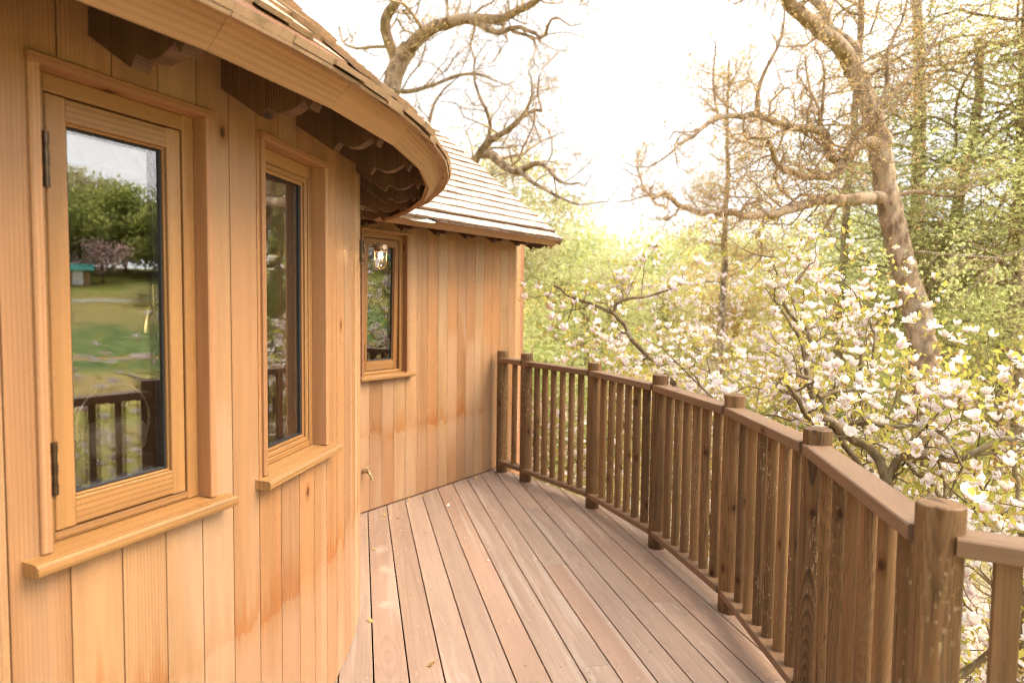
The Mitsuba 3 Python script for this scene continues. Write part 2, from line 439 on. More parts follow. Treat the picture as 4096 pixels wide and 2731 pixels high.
def window(parent, O, t, n, hinged, ajar=0.):
    H = HALF
    def L(name, m, mtl, sm=False): return obj(name, m, mtl, sm)
    B = lambda *a, **k: lbox(O, t, n, *a, **k)
    dp = -.032 if hinged else -.042           # front of the fixed oak frame
    fw = .038 if hinged else .030
    i0 = H - .024
    # fixed frame = the window part itself
    fr = [B(-i0, -i0 + fw, dp - .06, dp, 1.03, 2.093), B(i0 - fw, i0, dp - .06, dp, 1.03, 2.093),
          B(-i0 + fw, i0 - fw, dp - .06, dp - .001, 2.093 - (.040 if hinged else .045), 2.093, axis='t'), B(-i0 + fw, i0 - fw, dp - .06, dp - .001, 1.03, 1.05, axis='t')]
    W = L(parent + '__window', merge(fr), 'oak')
    L(W + '__casing', B(-H, -i0, -.060, .015, 1.028, 2.093), 'trim')
    L(W + '__casing', B(i0, H, -.060, .015, 1.028, 2.093), 'trim')
    L(W + '__header', B(-H - .004, H + .004, -.060, .021, 2.0935, ZH, axis='t'), 'trim')
    prof = [(-.07, .998), (.048, .992), (.055, .998), (.055, 1.014), (.048, 1.021), (-.07, 1.030)]
    L(W + '__sill', place(prism(prof, 2 * H + .075), O - t * (H + .0375), n, Z, t), 'oak')
    if hinged:
        s0, z0, z1, f = .1855, 1.0545, 2.0485, dp - .004
        glz = (-.136, .142, 1.120, 1.996)
    else:
        s0, z0, z1, f = i0 - fw - .001, 1.051, 2.047, dp - .004
        glz = (-s0 + .018, s0 - .018, 1.067, 2.030)
    g0, g1, h0, h1 = glz
    OO, nn, ZZ = O, n, Z
    def S(t0, t1, n0, n1, a, b, axis='z', c=.0025):
        m = lbox(O, t, n, t0, t1, n0, n1, a, b, axis, c)
        if ajar:
            piv = O + n * n0 + Z * z1; ca, sa = math.cos(ajar), math.sin(ajar)
            d = m[0] - (O + n * f + Z * z1); dn, dz = d @ n, d @ Z
            v = m[0] + np.outer(dn * ca - dz * sa - dn, n) + np.outer(dn * sa + dz * ca - dz, Z)
            return v, m[1], m[2]
        return m
    sash = [S(-s0, g0, f - .05, f, z0, z1), S(g1, s0, f - .05, f, z0, z1),
            S(g0, g1, f - .05, f - .0012, h1, z1, 't'), S(g0, g1, f - .05, f - .0012, z0, h0, 't')]
    sk = L(W + '__sash', merge(sash), 'oak')
    bw = .006 if hinged else .012
    bead = [S(g0, g0 + bw, f - .03, f - .008, h0, h1), S(g1 - bw, g1, f - .03, f - .008, h0, h1),
            S(g0 + bw, g1 - bw, f - .03, f - .0085, h1 - bw, h1, 't'), S(g0 + bw, g1 - bw, f - .03, f - .0085, h0, h0 + bw, 't')]
    L(W + '__bead', merge(bead), 'oak')
    q0, q1, r0, r1 = g0 + bw, g1 - bw, h0 + bw, h1 - bw
    gk = [S(q0, q0 + .006, f - .046, f - .0145, r0, r1), S(q1 - .006, q1, f - .046, f - .0145, r0, r1), S(q0 + .006, q1 - .006, f - .046, f - .015, r1 - .006, r1, 't'), S(q0 + .006, q1 - .006, f - .046, f - .015, r0, r0 + .006, 't')]
    L(W + '__gasket', merge(gk), 'gasket')
    for dd in (.022, .040):
        m = S(q0 + .001, q1 - .001, f - dd - .0005, f - dd + .0005, r0 + .001, r1 - .001)
        c = m[0].reshape(-1, 3)
        pt = np.array([O + t * q0 + n * (f - dd) + Z * r0, O + t * q1 + n * (f - dd) + Z * r0, O + t * q1 + n * (f - dd) + Z * r1, O + t * q0 + n * (f - dd) + Z * r1])
        if ajar:
            d = pt - (O + n * f + Z * z1); dn, dz = d @ n, d @ Z; ca, sa = math.cos(ajar), math.sin(ajar)
            pt = pt + np.outer(dn * ca - dz * sa - dn, n) + np.outer(dn * sa + dz * ca - dz, Z)
        L(W + '__pane', (pt, np.array([[0, 1, 2], [0, 2, 3]]), np.zeros((4, 2))), 'glass')
    # plaster reveal through the wall
    rd = -.175 if hinged else -.14
    rv = [B(-i0 - .004, -i0 + .018, rd, -.0925, 1.0, 2.12), B(i0 - .018, i0 + .004, rd, -.0925, 1.0, 2.12), B(-i0 + .018, i0 - .018, rd, -.0925, 2.07, 2.12, axis='t'), B(-i0 + .018, i0 - .018, rd, -.0925, 1.0, 1.045, axis='t')]
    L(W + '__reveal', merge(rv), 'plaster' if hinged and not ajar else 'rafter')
    gp_ = [B(-.1895, -.186, dp - .03, dp - .028, 1.05, 2.053), B(.186, .1895, dp - .03, dp - .028, 1.05, 2.053), B(-.1895, .1895, dp - .03, dp - .028, 2.049, 2.0525), B(-.1895, .1895, dp - .03, dp - .028, 1.0505, 1.054)]
    if hinged: L(W + '__seal', merge(gp_), 'gasket')
    if hinged:
        for zc in (1.90, 1.20):
            hp = []
            for k in range(5):
                hp.append(place(prism(circle(.0072 if k % 2 else .0082, 12), .024), O + t * (-s0 - .004) + n * (f + .004) + Z * (zc - .06 + k * .0245), t, n, Z))
            L(W + '__hinge', merge(hp), 'darkbronze')
        s = np.linspace(0, 1, 12)
        pth = O + np.outer(.145 - .004 * np.sin(s * 3) - .030 * s ** 2, t) + np.outer(-.100 - .012 * np.sin(s * np.pi), n) + np.outer(1.595 - .10 * s, Z)
        hd = merge([tube(pth, .0055 + .004 * s ** 2, 10), lbox(O, t, n, .135, .158, -.100, -.0885, 1.57, 1.63)])
        L(W + '__handle', hd, 'brass', False)
    return W


for k, th in enumerate(WTH):
    n, t = radial(th)
    window(HUT, HC + n * R * 1.0, t, n, k == 0)

# rafter tails: one shaped board on edge each
RAFT = [(-.16, 2.303), (0, 2.202), (.142, 2.108), (.149, 2.104), (.167, 2.130), (.178, 2.127), (.20, 2.1155), (.222, 2.113), (.245, 2.118), (.266, 2.129), (.286, 2.143),
        (.293, 2.128), (.301, 2.117), (.317, 2.146), (.336, 2.136), (.392, 2.196), (-.16, 2.196 + .552 * SLOPE)]


def rafter(key, O, n, t, th=.046):
    m = prism(RAFT, th)
    return obj(key, place(m, O - t * th / 2, n, Z, t), 'rafter')


RTH = [-35.45 + 7.37 * k for k in range(-4, 10)]
for th in RTH:
    n, t = radial(th)
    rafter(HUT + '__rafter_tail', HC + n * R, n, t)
# fascia: a straight board from tail to tail
def fascia_board(key, p0, n0, p1, n1):
    """p: bottom inner corner, n: outward direction at each end"""
    sec = [(.0, .0), (.0155, -.0145), (.0795, .0535), (.064, .068)]
    i = nid()
    A0 = [p0 + n0 * a + Z * b for a, b in sec]; A1 = [p1 + n1 * a + Z * b for a, b in sec]
    L = np.linalg.norm(p1 - p0); parts = []
    wid = [.021, .094, .021, .094]; u = 0
    for k in range(4):
        l = (k + 1) % 4
        V = np.array([A0[k], A0[l], A1[l], A1[k]])
        parts.append((V, np.array([[0, 1, 2], [0, 2, 3]]), np.array([[u, 0], [u + wid[k], 0], [u + wid[k], L], [u, L]]) + [10 * i + 1, 0])); u += wid[k]
    parts.append((np.array(A0), np.array([[0, 2, 1], [0, 3, 2]]), np.array([[0, 0], [.02, 0], [.02, .09], [0, .09]]) + [10 * i + 1, 0]))
    parts.append((np.array(A1), np.array([[0, 1, 2], [0, 2, 3]]), np.array([[0, 0], [.02, 0], [.02, .09], [0, .09]]) + [10 * i + 1, 0]))
    return obj(key, merge(parts), 'fascia')


ROOF_PTS = []
def cone(r0, z0, r1, z1, a0, a1, k):
    aa = np.radians(np.linspace(a0, a1, k)); V = np.vstack([np.c_[HC[0] + r * np.cos(aa), HC[1] + r * np.sin(aa), np.full(k, z)] for r, z in ((r0, z0), (r1, z1))])
    j = np.arange(k - 1)
    return V, np.vstack([np.c_[j, j + 1, j + k + 1], np.c_[j, j + k + 1, j + k]]), np.c_[np.tile(np.linspace(0, 30, k), 2) + 11, V[:, 2]]


EZ = 2.213                                             # roof deck height at r = .392
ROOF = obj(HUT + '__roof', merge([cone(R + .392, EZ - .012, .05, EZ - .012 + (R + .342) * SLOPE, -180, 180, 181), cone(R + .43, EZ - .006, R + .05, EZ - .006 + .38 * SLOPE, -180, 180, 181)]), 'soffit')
for a, b in zip(RTH[:-1], RTH[1:]):
    n0, n1 = radial(a)[0], radial(b)[0]
    e = .0006
    fascia_board(ROOF + '__fascia_board', HC + n0 * (R + .3365) + Z * 2.136 + radial(a)[1] * e, n0, HC + n1 * (R + .3365) + Z * 2.136 - radial(b)[1] * e, n1)


def slab(width, length, thick, rng, taper=.5, i=None):
    """wedge shingle: butt at y=0, thickness thick there, runs up to y=length; lies on z=0"""
    i = nid() if i is None else i
    w, j = width / 2, rng.uniform(-.0015, .0015, 4)
    v = np.array([[-w, j[0], 0], [w, j[1], 0], [w, length, 0], [-w, length, 0], [-w, j[0], thick], [w, j[1], thick], [w, length, thick * taper], [-w, length, thick * taper]])
    q = [(0, 3, 2, 1), (4, 5, 6, 7), (0, 1, 5, 4), (1, 2, 6, 5), (2, 3, 7, 6), (3, 0, 4, 7)]
    V = np.vstack([v[list(a)] for a in q]); F = np.array([[4 * k + a, 4 * k + b, 4 * k + c] for k in range(6) for a, b, c in ((0, 1, 2), (0, 2, 3))])
    U = V[:, :2] + [10 * i + 2 + w, V[:, 2].max()]
    U[8:12, 1] = V[8:12, 2]
    return V, F, U


rng = np.random.default_rng(4)
cnt = 0; rest = []
PH = math.radians(41)
for c in range(44):
    s = c * .107                                       # distance up the slope from the eave
    rr = R + .452 - s * math.cos(PH); zz = 2.178 + s * math.sin(PH) + (0 if c else .0)
    a = -78. + rng.uniform(0, 2)
    while a < 58:
        w = rng.uniform(.085, .19); da = math.degrees(w / rr); th = a + da / 2
        n, t = radial(th)
        tilt = PH - (.20 if c == 0 else .05) + rng.normal(0, .008)
        up = -n * math.cos(tilt) + Z * math.sin(tilt); nn = np.cross(t, up); nn = nn if nn[2] > 0 else -nn
        m = slab(w - .0012, .20 if c else .16, rng.uniform(.008, .020), rng)
        m = place(m, HC + n * (rr + rng.normal(0, .008)) + Z * (zz + .004 + (.008 if c else 0)), t, up, nn)
        if cnt < 296 and -62 < th < 30 and c < 9:
            obj(ROOF + '__shingle', m, 'oldshingle'); cnt += 1
        else:
            rest.append(m)
        if c == 0:                                     # doubled starter course
            m2 = place(slab(w * .99, .15, .009, rng), HC + n * (rr - .010 + rng.normal(0, .002)) + Z * (zz - .0055), t, up, nn)
            rest.append(m2)
        a += da
tag(obj(ROOF + '__shingle_field', merge(rest), 'oldshingle'), kind='stuff')

# a hooped cream thing standing in the room behind the near window
HB = 'hooped_basket'
tag(HB, 'cream rounded basket with a round metal hoop behind the near window pane', 'basket')
n, t = radial(-33.83); BO = HC + n * (R - .42) + t * .27 + Z * 1.20
ga = np.linspace(0, 2 * np.pi, 33)
obj(HB + '__hoop', tube(BO + np.outer(.125 * np.cos(ga), t) + np.outer(.125 * np.sin(ga), Z), .006, 8), 'dullbrass', True)
sp = trimesh.creation.icosphere(3); d_ = np.sign(sp.vertices) * np.abs(sp.vertices) ** .6
obj(HB + '__body', (BO - Z * .045 + np.outer(d_[:, 0] * .10, t) + np.outer(d_[:, 1] * .05, n) + np.outer(d_[:, 2] * .06, Z), np.array(sp.faces), np.zeros((len(d_), 2))), 'enamel', True)
obj(HB + '__stand', lbox(BO, t, n, -.09, .09, -.06, .06, -1.18, -.105), 'inner')

# ------------------------------------------------------------------ polygonal hut (behind)
WA = np.array([.0095, 5.112, 0.]); U1 = np.array([.72934, .68415, 0.]); N1 = np.array([.68415, -.72934, 0.])
WING = 'shingled_hut'
tag(WING, 'many sided cedar hut behind with pale new shingles and one narrow window', 'hut')
PHI = math.radians(32)
def turn(v, a): return np.array([v[0] * math.cos(a) - v[1] * math.sin(a), v[0] * math.sin(a) + v[1] * math.cos(a), 0])


U2, N2 = turn(U1, PHI), turn(N1, PHI)
U0, N0 = turn(U1, -PHI), turn(N1, -PHI)
LEN = 2.35
E1 = WA + U1 * 1.995; E0 = WA + U1 * (1.995 - 2 * LEN)
WW = .24
def wallsheet(off, z0, z1, inward):
    parts = []
    def quad(p, q, b0, b1):
        V = np.array([p + Z * b0, q + Z * b0, q + Z * b1, p + Z * b1]); F = np.array([[0, 1, 2], [0, 2, 3]])
        parts.append((V, F[:, ::-1] if inward else F, np.tile([[5., 0.]], (4, 1))))
    P = lambda s: WA + U1 * s + N1 * off
    a, b = WW - HALF + .02, WW + HALF - .02
    quad(E0 + N1 * off, P(a), z0, z1); quad(P(b), E1 + N1 * off, z0, z1); quad(P(a), P(b), z0, ZS + .01); quad(P(a), P(b), ZH - .02, z1)
    quad(E1 + N1 * off, E1 + U2 * LEN * 2 + N2 * off, z0, z1)
    c0, c1, c2, c3 = E0 + N1 * off, E0 - N1 * (4 + off), E1 + U2 * 2 * LEN - N2 * (4 + off), E1 + U2 * 2 * LEN + N2 * off
    quad(c1, c0, z0, z1); quad(c2, c1, z0, z1); quad(c3, c2, z0, z1)
    return merge(parts)


WALL2 = obj(WING + '__wall', wallsheet(-.022, -2.7, 2.55, False), 'soffit')
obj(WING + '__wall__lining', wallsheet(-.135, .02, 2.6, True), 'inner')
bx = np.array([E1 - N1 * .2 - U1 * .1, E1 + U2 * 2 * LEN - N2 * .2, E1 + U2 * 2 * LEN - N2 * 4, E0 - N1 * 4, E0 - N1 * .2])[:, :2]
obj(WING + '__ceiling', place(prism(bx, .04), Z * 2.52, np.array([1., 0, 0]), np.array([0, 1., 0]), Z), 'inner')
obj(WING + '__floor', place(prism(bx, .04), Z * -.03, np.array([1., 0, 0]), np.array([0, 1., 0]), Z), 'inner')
bk = E0 - N1 * 4; fk = E1 + U2 * 2 * LEN - N2 * 4
seams = [-1.31, -1.185, -1.06, -.93, -.80, -.67, -.545, -.42, -.295, -.17, -.045, .078, .207, .335, .464, .607, .725, .86, .981, 1.113, 1.236, 1.362, 1.494, 1.626, 1.75, 1.891, 1.995]
for a, b in zip(seams[:-1], seams[1:]):
    g = sbox(a + .0016, .012, b - .0016, 2.50).difference(sbox(WW - HALF + .012, ZS, WW + HALF - .012, ZH - .012))
    for q in polys(g):
        obj(WALL2 + '__plank', place(extr(q, .018), WA - N1 * .018, U1, Z, N1), 'cedar')
for k in range(14):
    obj(WALL2 + '__plank', place(extr(sbox(.002 + k * .128, .012, .1265 + k * .128, 2.50), .018), E1 - N2 * .018, U2, Z, N2), 'cedar')
window(WING, WA + U1 * WW, U1, N1, True, ajar=-.02)
for k, u in enumerate([.287 + .3825 * j for j in range(-4, 5)]):
    rafter(WING + '__rafter_tail', WA + U1 * u, N1, U1)
rafter(WING + '__rafter_tail', E1 + U2 * .18, N2, U2)
# roof planes, hips and shingles (the eaves turn a little less than the walls)
PHR = math.radians(33); TP = math.tan(PHR / 2); U2, N2 = turn(U1, PHR), turn(N1, PHR)
def facet(O, U, N, ulo, uhi, dl, dr_, r0=.43, r1=-3.4):
    """roof deck sheet in one facet; ulo, uhi at the wall line, dl, dr_: +-1 hip taper"""
    parts = []
    zz = lambda r: EZ - .006 + (.392 - r) * SLOPE
    P = lambda u, r: O + U * u + N * r + Z * zz(r)
    V = np.array([P(ulo - dl * r0 * TP, r0), P(uhi + dr_ * r0 * TP, r0), P(uhi + dr_ * r1 * TP, r1), P(ulo - dl * r1 * TP, r1)])
    return V, np.array([[0, 1, 2], [0, 2, 3]]), np.c_[V @ U + 41, V[:, 2]]


ROOF2 = obj(WING + '__roof', merge([facet(WA, U1, N1, -2.705, 1.995, 1, 1), facet(E1, U2, N2, 0, .35, 1, 0, .43, .0), facet(E1, U2, N2, 0, 2 * LEN, 1, 1, -.002, -3.4)]), 'soffit')
b0 = .3365
def fpt(O, U, N, u): return O + U * u + N * b0 + Z * 2.136
cuts = [-1.5, -.30, 1.05, 1.995 + b0 * TP]
for a, b in zip(cuts[:-1], cuts[1:]):
    nb = N1 if b < 1.9 else N1 + U1 * TP
    fascia_board(ROOF2 + '__fascia_board', fpt(WA, U1, N1, a) + U1 * .0005, N1, fpt(WA, U1, N1, b) - U1 * .0005, nb)
fascia_board(ROOF2 + '__fascia_board', fpt(E1, U2, N2, b0 * TP) + U2 * .001, N2 - U2 * (-TP), fpt(E1, U2, N2, .42), N2)
cnt = 0; rest = []
for c in range(46):
    s = c * .1085; r = .452 - s * math.cos(PH); z = 2.172 + s * math.sin(PH)
    for (O, U, N, lo, hi, main) in ((WA, U1, N1, -1.6, 1.995, True), (E1, U2, N2, 0., .40 if c < 6 else 3.2, False)):
        u0 = lo - (0 if main else r * TP) + rng.uniform(0, .05) * main; u1 = hi + (r * TP if main else 0)
        u = u0
        while u < u1 - .012:
            w = min(rng.uniform(.10, .21), u1 - u)
            if u1 - u - w < .04: w = u1 - u
            tilt = PH - (.13 if c == 0 else .075) + rng.normal(0, .006)
            up = -N * math.cos(tilt) + Z * math.sin(tilt); nn = np.cross(U, up); nn = nn if nn[2] > 0 else -nn
            sl = slab(w - .003, .185 if c else .15, rng.uniform(.012, .017), rng, .3)
            last = u + w > u1 - 1e-6
            if (main and last) or (not main and u <= u0 + 1e-6):   # trimmed along the hip
                k = sl[0][:, 1] > .05
                edge = (sl[0][:, 0] > 0) if main else (sl[0][:, 0] < 0)
                sh = .185 * math.cos(PH) * TP
                sl[0][k & edge, 0] += -sh if main else sh
            m = place(sl, O + U * (u + w / 2) + N * (r + rng.normal(0, .002)) + Z * (z + .004 + (.008 if c else 0)), U, up, nn)
            if main and cnt < 296 and u > -.6 and c < 20:
                obj(ROOF2 + '__shingle', m, 'shingle'); cnt += 1
            else:
                rest.append(m)
            if c == 0:
                rest.append(place(slab(w * .94, .14, .012, rng), O + U * (u + w / 2) + N * (r - .012) + Z * (z - .010), U, up, nn))
            u += w
tag(obj(ROOF2 + '__shingle_field', merge(rest), 'shingle'), kind='stuff')
# loose flap of roofing membrane hanging over the fascia where the two roofs meet
fp = lambda u, r, z: WA + U1 * u + N1 * r + Z * z
V = np.array([fp(-.02, .400, 2.200), fp(.10, .425, 2.188), fp(.235, .452, 2.168), fp(.30, .462, 2.158), fp(.27, .452, 2.146), fp(.10, .424, 2.148), fp(-.02, .402, 2.165)])
V = np.vstack([V, V - N1 * .002 - Z * .001])
F = [[0, 6, 1], [1, 6, 5], [1, 5, 2], [2, 5, 4], [2, 4, 3]]
F = np.array(F + [[a + 7, c + 7, b + 7] for a, b, c in F] + [[k, (k + 1) % 7, (k + 1) % 7 + 7] for k in range(7)] + [[k, (k + 1) % 7 + 7, k + 7] for k in range(7)])
fk = obj(ROOF2 + '__membrane_flap', (V, F, np.zeros((14, 2))), 'white'); labels[fk] = {'label': 'white roofing membrane flap hanging over the fascia'}
V2 = np.array([fp(-.04, .40, 2.212), fp(.10, .436, 2.197), fp(.25, .462, 2.173), fp(.31, .47, 2.16), fp(.30, .464, 2.155), fp(.10, .428, 2.187), fp(-.04, .404, 2.196)])
V2 = np.vstack([V2, V2 - N1 * .003]); obj(ROOF2 + '__membrane_flap__edge', (V2, F, np.zeros((14, 2))), 'gasket')

# ------------------------------------------------------------------ deck
under = Point(-3.2, 3.65).buffer(5.16, 64).difference(Point(-3.2, 3.65).buffer(3.2, 64)).intersection(sbox(-3, -2.6, 3, 9)).difference(Polygon([(E0 - N1 * .05)[:2], (E1 - N1 * .05)[:2], (E1 + U2 * 4)[:2], (-5, 12), (-9, 9)]))
XA, YA = np.array([1., 0, 0]), np.array([0, 1., 0])
DECK = obj('deck', merge([place(extr(q, .02), Z * -.085, XA, YA, Z) for q in polys(under)]), 'gasket')
tag(DECK, 'timber deck of pinkish tan boards curving round the hut', kind='structure')
area = Point(-3.2, 3.65).buffer(5.205, 96).difference(Point(-3.2, 3.65).buffer(RW - .012, 96))
area = area.difference(Polygon([(E0 - N1 * .006)[:2], (E1 - N1 * .006 + U1 * .002)[:2], (E1 + U2 * 5)[:2], (-5, 12), (-9, 9)]))
SCR = np.random.default_rng(2)
joints = {9: [5.02], 10: [4.19], 7: [2.76], 8: [3.9], 3: [.9], 5: [.4], 11: [3.3], 2: [6.0], 12: [2.5], 6: [-.8]}
for k in range(-6, 14):
    x0 = .0545 + .1463 * (k - 1); ys = [-2.6, *joints.get(k, []), 8.5]
    for ya, yb in zip(ys[:-1], ys[1:]):
        for q in polys(area.intersection(sbox(x0 + .0036, ya + .0012, x0 + .1427, yb - .0012))):
            i = nid()
            V, F, U = extr(q, .026, i)
            U = V[:, :2].copy(); U[:, 0] = U[:, 0] - x0 + 10 * i + .01
            obj(DECK + '__board', (V - Z * .026, F, U), 'deck')
heads = []
from shapely.prepared import prep as _prep
inner = _prep(area.buffer(-.03)); hd = np.arange(7) * 2 * np.pi / 7
for k in range(-6, 14):
    for y in np.arange(-1.8, 7.0, .45) + .023:
        for dx in (.024, .1223):
            x = .0545 + .1463 * (k - 1) + dx + SCR.normal(0, .003)
            if inner.contains(Point(x, y)):
                V = np.vstack([np.c_[x + .0042 * np.cos(hd), y + .0042 * np.sin(hd), np.full(7, .0006)], [[x, y, .0008]]])
                heads.append((V, np.array([[q_, (q_ + 1) % 7, 7] for q_ in range(7)]), np.zeros((8, 2))))
tag(obj(DECK + '__screw_heads', merge(heads), 'dullbrass'), kind='stuff')
for y in np.arange(-1.8, 7.0, .45):
    q = area.buffer(-.03).intersection(sbox(-2.5, y, 2.2, y + .047))
    for p in polys(q):
        obj(DECK + '__joist', place(extr(p, .12), Z * -.22, np.array([1., 0, 0]), np.array([0, 1., 0]), Z), 'rail')
rim = [( -3.2 + 5.19 * math.cos(a), 3.65 + 5.19 * math.sin(a)) for a in np.radians(np.linspace(-58, 33, 30))]
parts = []
for p, q in zip(rim[:-1], rim[1:]):
    p, q = np.array([*p, 0]), np.array([*q, 0]); u = (q - p) / np.linalg.norm(q - p); nn = np.array([u[1], -u[0], 0])
    parts.append(lbox(p, u, nn, 0, np.linalg.norm(q - p), -.02, .0, -.20, -.03, axis='t'))
obj(DECK + '__rim_joist', merge(parts), 'rail')
for th in (-50, -34, -18, -2, 14, 26):
    n, t = radial(th)
    obj(DECK + '__support_post', place(prism(circle(.075, 14), 2.55, smooth=True), HC + n * 4.95 + Z * -2.78, n, t, Z), 'rail', True)

# ------------------------------------------------------------------ railing
RAIL = 'deck_railing'
tag(RAIL, 'curved brown timber railing of round posts and round balusters along the deck edge', 'railing')
P = np.array([[1.29, 6.17], [1.43, 5.81], [1.76, 4.965], [1.89, 4.07], [1.87, 3.14], [1.70, 2.26], [1.34, 1.33], [2.02, .73]])
rng = np.random.default_rng(11)


def round_post(key, xy, r, z0, z1, ph, crack=False):
    """turned post, slightly uneven, with an eased top edge"""
    n = 28 if r > .04 else 16; i = nid()
    zs = np.r_[np.linspace(z0, z1 - .006, 9), z1 - .002, z1]; a = np.arange(n + 1) * 2 * np.pi / n + ph
    w = .0012 * np.sin(2 * a + i)[None] + .001 * np.sin(a[None] * 3 + zs[:, None] * 3 + i)
    rr = r + w; rr[-2] -= .0015; rr[-1] -= .006
    if crack:
        g = np.exp(-((np.arange(n + 1) - 3) / .55) ** 2); rr = rr - g[None] * .011; rr[:, -1] = rr[:, 0]
    V = np.stack([xy[0] + rr * np.cos(a), xy[1] + rr * np.sin(a), np.repeat(zs[:, None], n + 1, 1)], -1).reshape(-1, 3)
    U = np.stack([np.tile(np.arange(n + 1) * 2 * np.pi * r / n, (len(zs), 1)) + 10 * i + .02, np.repeat(zs[:, None], n + 1, 1)], -1).reshape(-1, 2)
    q, j = np.meshgrid(np.arange(len(zs) - 1), np.arange(n), indexing='ij'); b = (q * (n + 1) + j).ravel()
    F = np.vstack([np.c_[b, b + 1, b + n + 2], np.c_[b, b + n + 2, b + n + 1]])
    top = V[-(n + 1):-1]; o = len(V)
    V = np.vstack([V, top, [[xy[0], xy[1], z1]]]); U = np.vstack([U, (top - [xy[0], xy[1], 0])[:, :2] + [10 * i + .06, 5], [[10 * i + .06, 5]]])
    F = np.vstack([F, [[o + k, o + (k + 1) % n, o + n] for k in range(n)]])
    return obj(key, (V, F, U), 'rail', True)


for k, p in enumerate(P):
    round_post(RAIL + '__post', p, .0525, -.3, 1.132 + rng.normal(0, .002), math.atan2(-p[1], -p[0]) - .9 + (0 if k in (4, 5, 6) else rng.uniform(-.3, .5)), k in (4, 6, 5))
for k in range(7):
    a, b = np.r_[P[k], 0], np.r_[P[k + 1], 0]; L = np.linalg.norm(b - a); u = (b - a) / L
    nn = np.array([-u[1], u[0], 0]); nn = nn if nn @ (HC - a) > 0 else -nn       # towards the deck
    e0, e1 = (.02, L - .03) if k < 6 else (.03, L)
    sh = .008
    obj(RAIL + '__handrail', lbox(a, u, nn, e0 + rng.uniform(-.004, .004), e1, -.050 + sh, .050 + sh, 1.028, 1.071, axis='t', c=.004), 'railtop')
    obj(RAIL + '__bottom_rail', lbox(a, u, nn, e0, e1, -.044 + sh, .044 + sh, .084, .120, axis='t', c=.003), 'railtop')
    nb = 1 if k == 0 else 6
    for j in range(nb):
        s = L * .52 if nb == 1 else .055 + (L - .11) * (j + .85) / 6.7
        q = a + u * s
        if k == 6:
            if j % 2 == 0:
                q = a + u * (.135 + .125 * j)
                obj(RAIL + '__square_baluster', lbox(q, u, nn, -.026, .026, -.022, .022, .12, 1.028), 'rail')
        else:
            round_post(RAIL + '__baluster', q[:2] + rng.normal(0, .0015, 2), .0262 + rng.uniform(-.001, .001), .12, 1.028, rng.uniform(0, 6))

# ------------------------------------------------------------------ lamp and tap
LN, LT = radial(-2.4); LO = HC + LN * RW
LAMP = 'wall_lamp'
tag(LAMP, 'lit bronze bulkhead wall lamp with clear glass jar on the round hut wall', 'lamp')
lz = 1.835
obj(LAMP + '__back_plate', merge([lbox(LO, LT, LN, -.026, .026, 0, .018, lz - .055, lz + .055, c=.004), lbox(LO, LT, LN, -.021, .021, .018, .022, lz - .049, lz + .049, c=.003)]), 'darkbronze')
armz = lz + .030
s = np.linspace(0, 1, 9)
obj(LAMP + '__arm', merge([tube(LO + np.outer(.02 + .05 * s, LN) + Z * armz, .0055 + .002 * np.sin(s * 14), 10), tube(LO + np.outer(.022 + .01 * s, LN) + Z * armz, .009, 12)]), 'bronze', True)
JO = LO + LN * .103 + Z * armz
ex, ey = np.array([1., 0, 0]), np.array([0, 1., 0])
hp = np.array([(0, -.006), (.028, -.012), (.030, -.020), (.037, -.020), (.037, -.017), (.0345, -.015), (.0345, -.008), (.032, .001), (.024, .008), (.012, .012), (0, .0125)])
obj(LAMP + '__hood', place(lathe(hp), JO, ex, ey, Z), 'bronze', True)
gp = np.array([(.027, -.018), (.0275, -.06), (.0265, -.082), (.022, -.098), (.013, -.108), (0.0005, -.112)])
obj(LAMP + '__glass_jar', place(lathe(gp[::-1]), JO, ex, ey, Z), 'lampglass', True)
obj(LAMP + '__rim', place(lathe([(.0270, -.030), (.0295, -.030), (.0295, -.020), (.0270, -.020)]), JO, ex, ey, Z), 'bronze', True)
wp = []
for a in (0, math.pi / 2):
    g = np.linspace(-1, 1, 25); rr = .0305 * np.sign(g) * np.minimum(1, 1.0 - np.maximum(0, .45 - np.abs(g)) ** 2 * 4.9); zz = np.where(np.abs(g) > .45, -.02 - .055 * (1 - np.abs(g)) / .55, -.075 - .041 * (1 - (np.abs(g) / .45) ** 2) ** .5 if True else 0)
    xx = np.where(np.abs(g) > .45, .0305 * np.sign(g), .0305 * g / .45)
    wp.append(tube(JO + np.outer(xx, LN * math.cos(a) + LT * math.sin(a)) + np.outer(zz, Z), .0018, 6))
obj(LAMP + '__guard_wire', merge(wp), 'dullbrass', True)
obj(LAMP + '__bulb_cap', place(lathe([(.0085, -.034), (.0085, -.012), (0, -.012)]), JO, ex, ey, Z), 'dullbrass', True)
bp = np.array([(.0005, -.068), (.008, -.064), (.0115, -.055), (.010, -.044), (.0075, -.034)])
k = numbered(LAMP + '__bulb'); m = place(lathe(bp, 16), JO, ex, ey, Z)
scene[k] = {**mikit.ply((m[0], m[1]), 'mat_white', smooth=True, uv=m[2]), 'emitter': {'type': 'area', 'radiance': {'type': 'rgb', 'value': [15., 8.5, 3.6]}}}

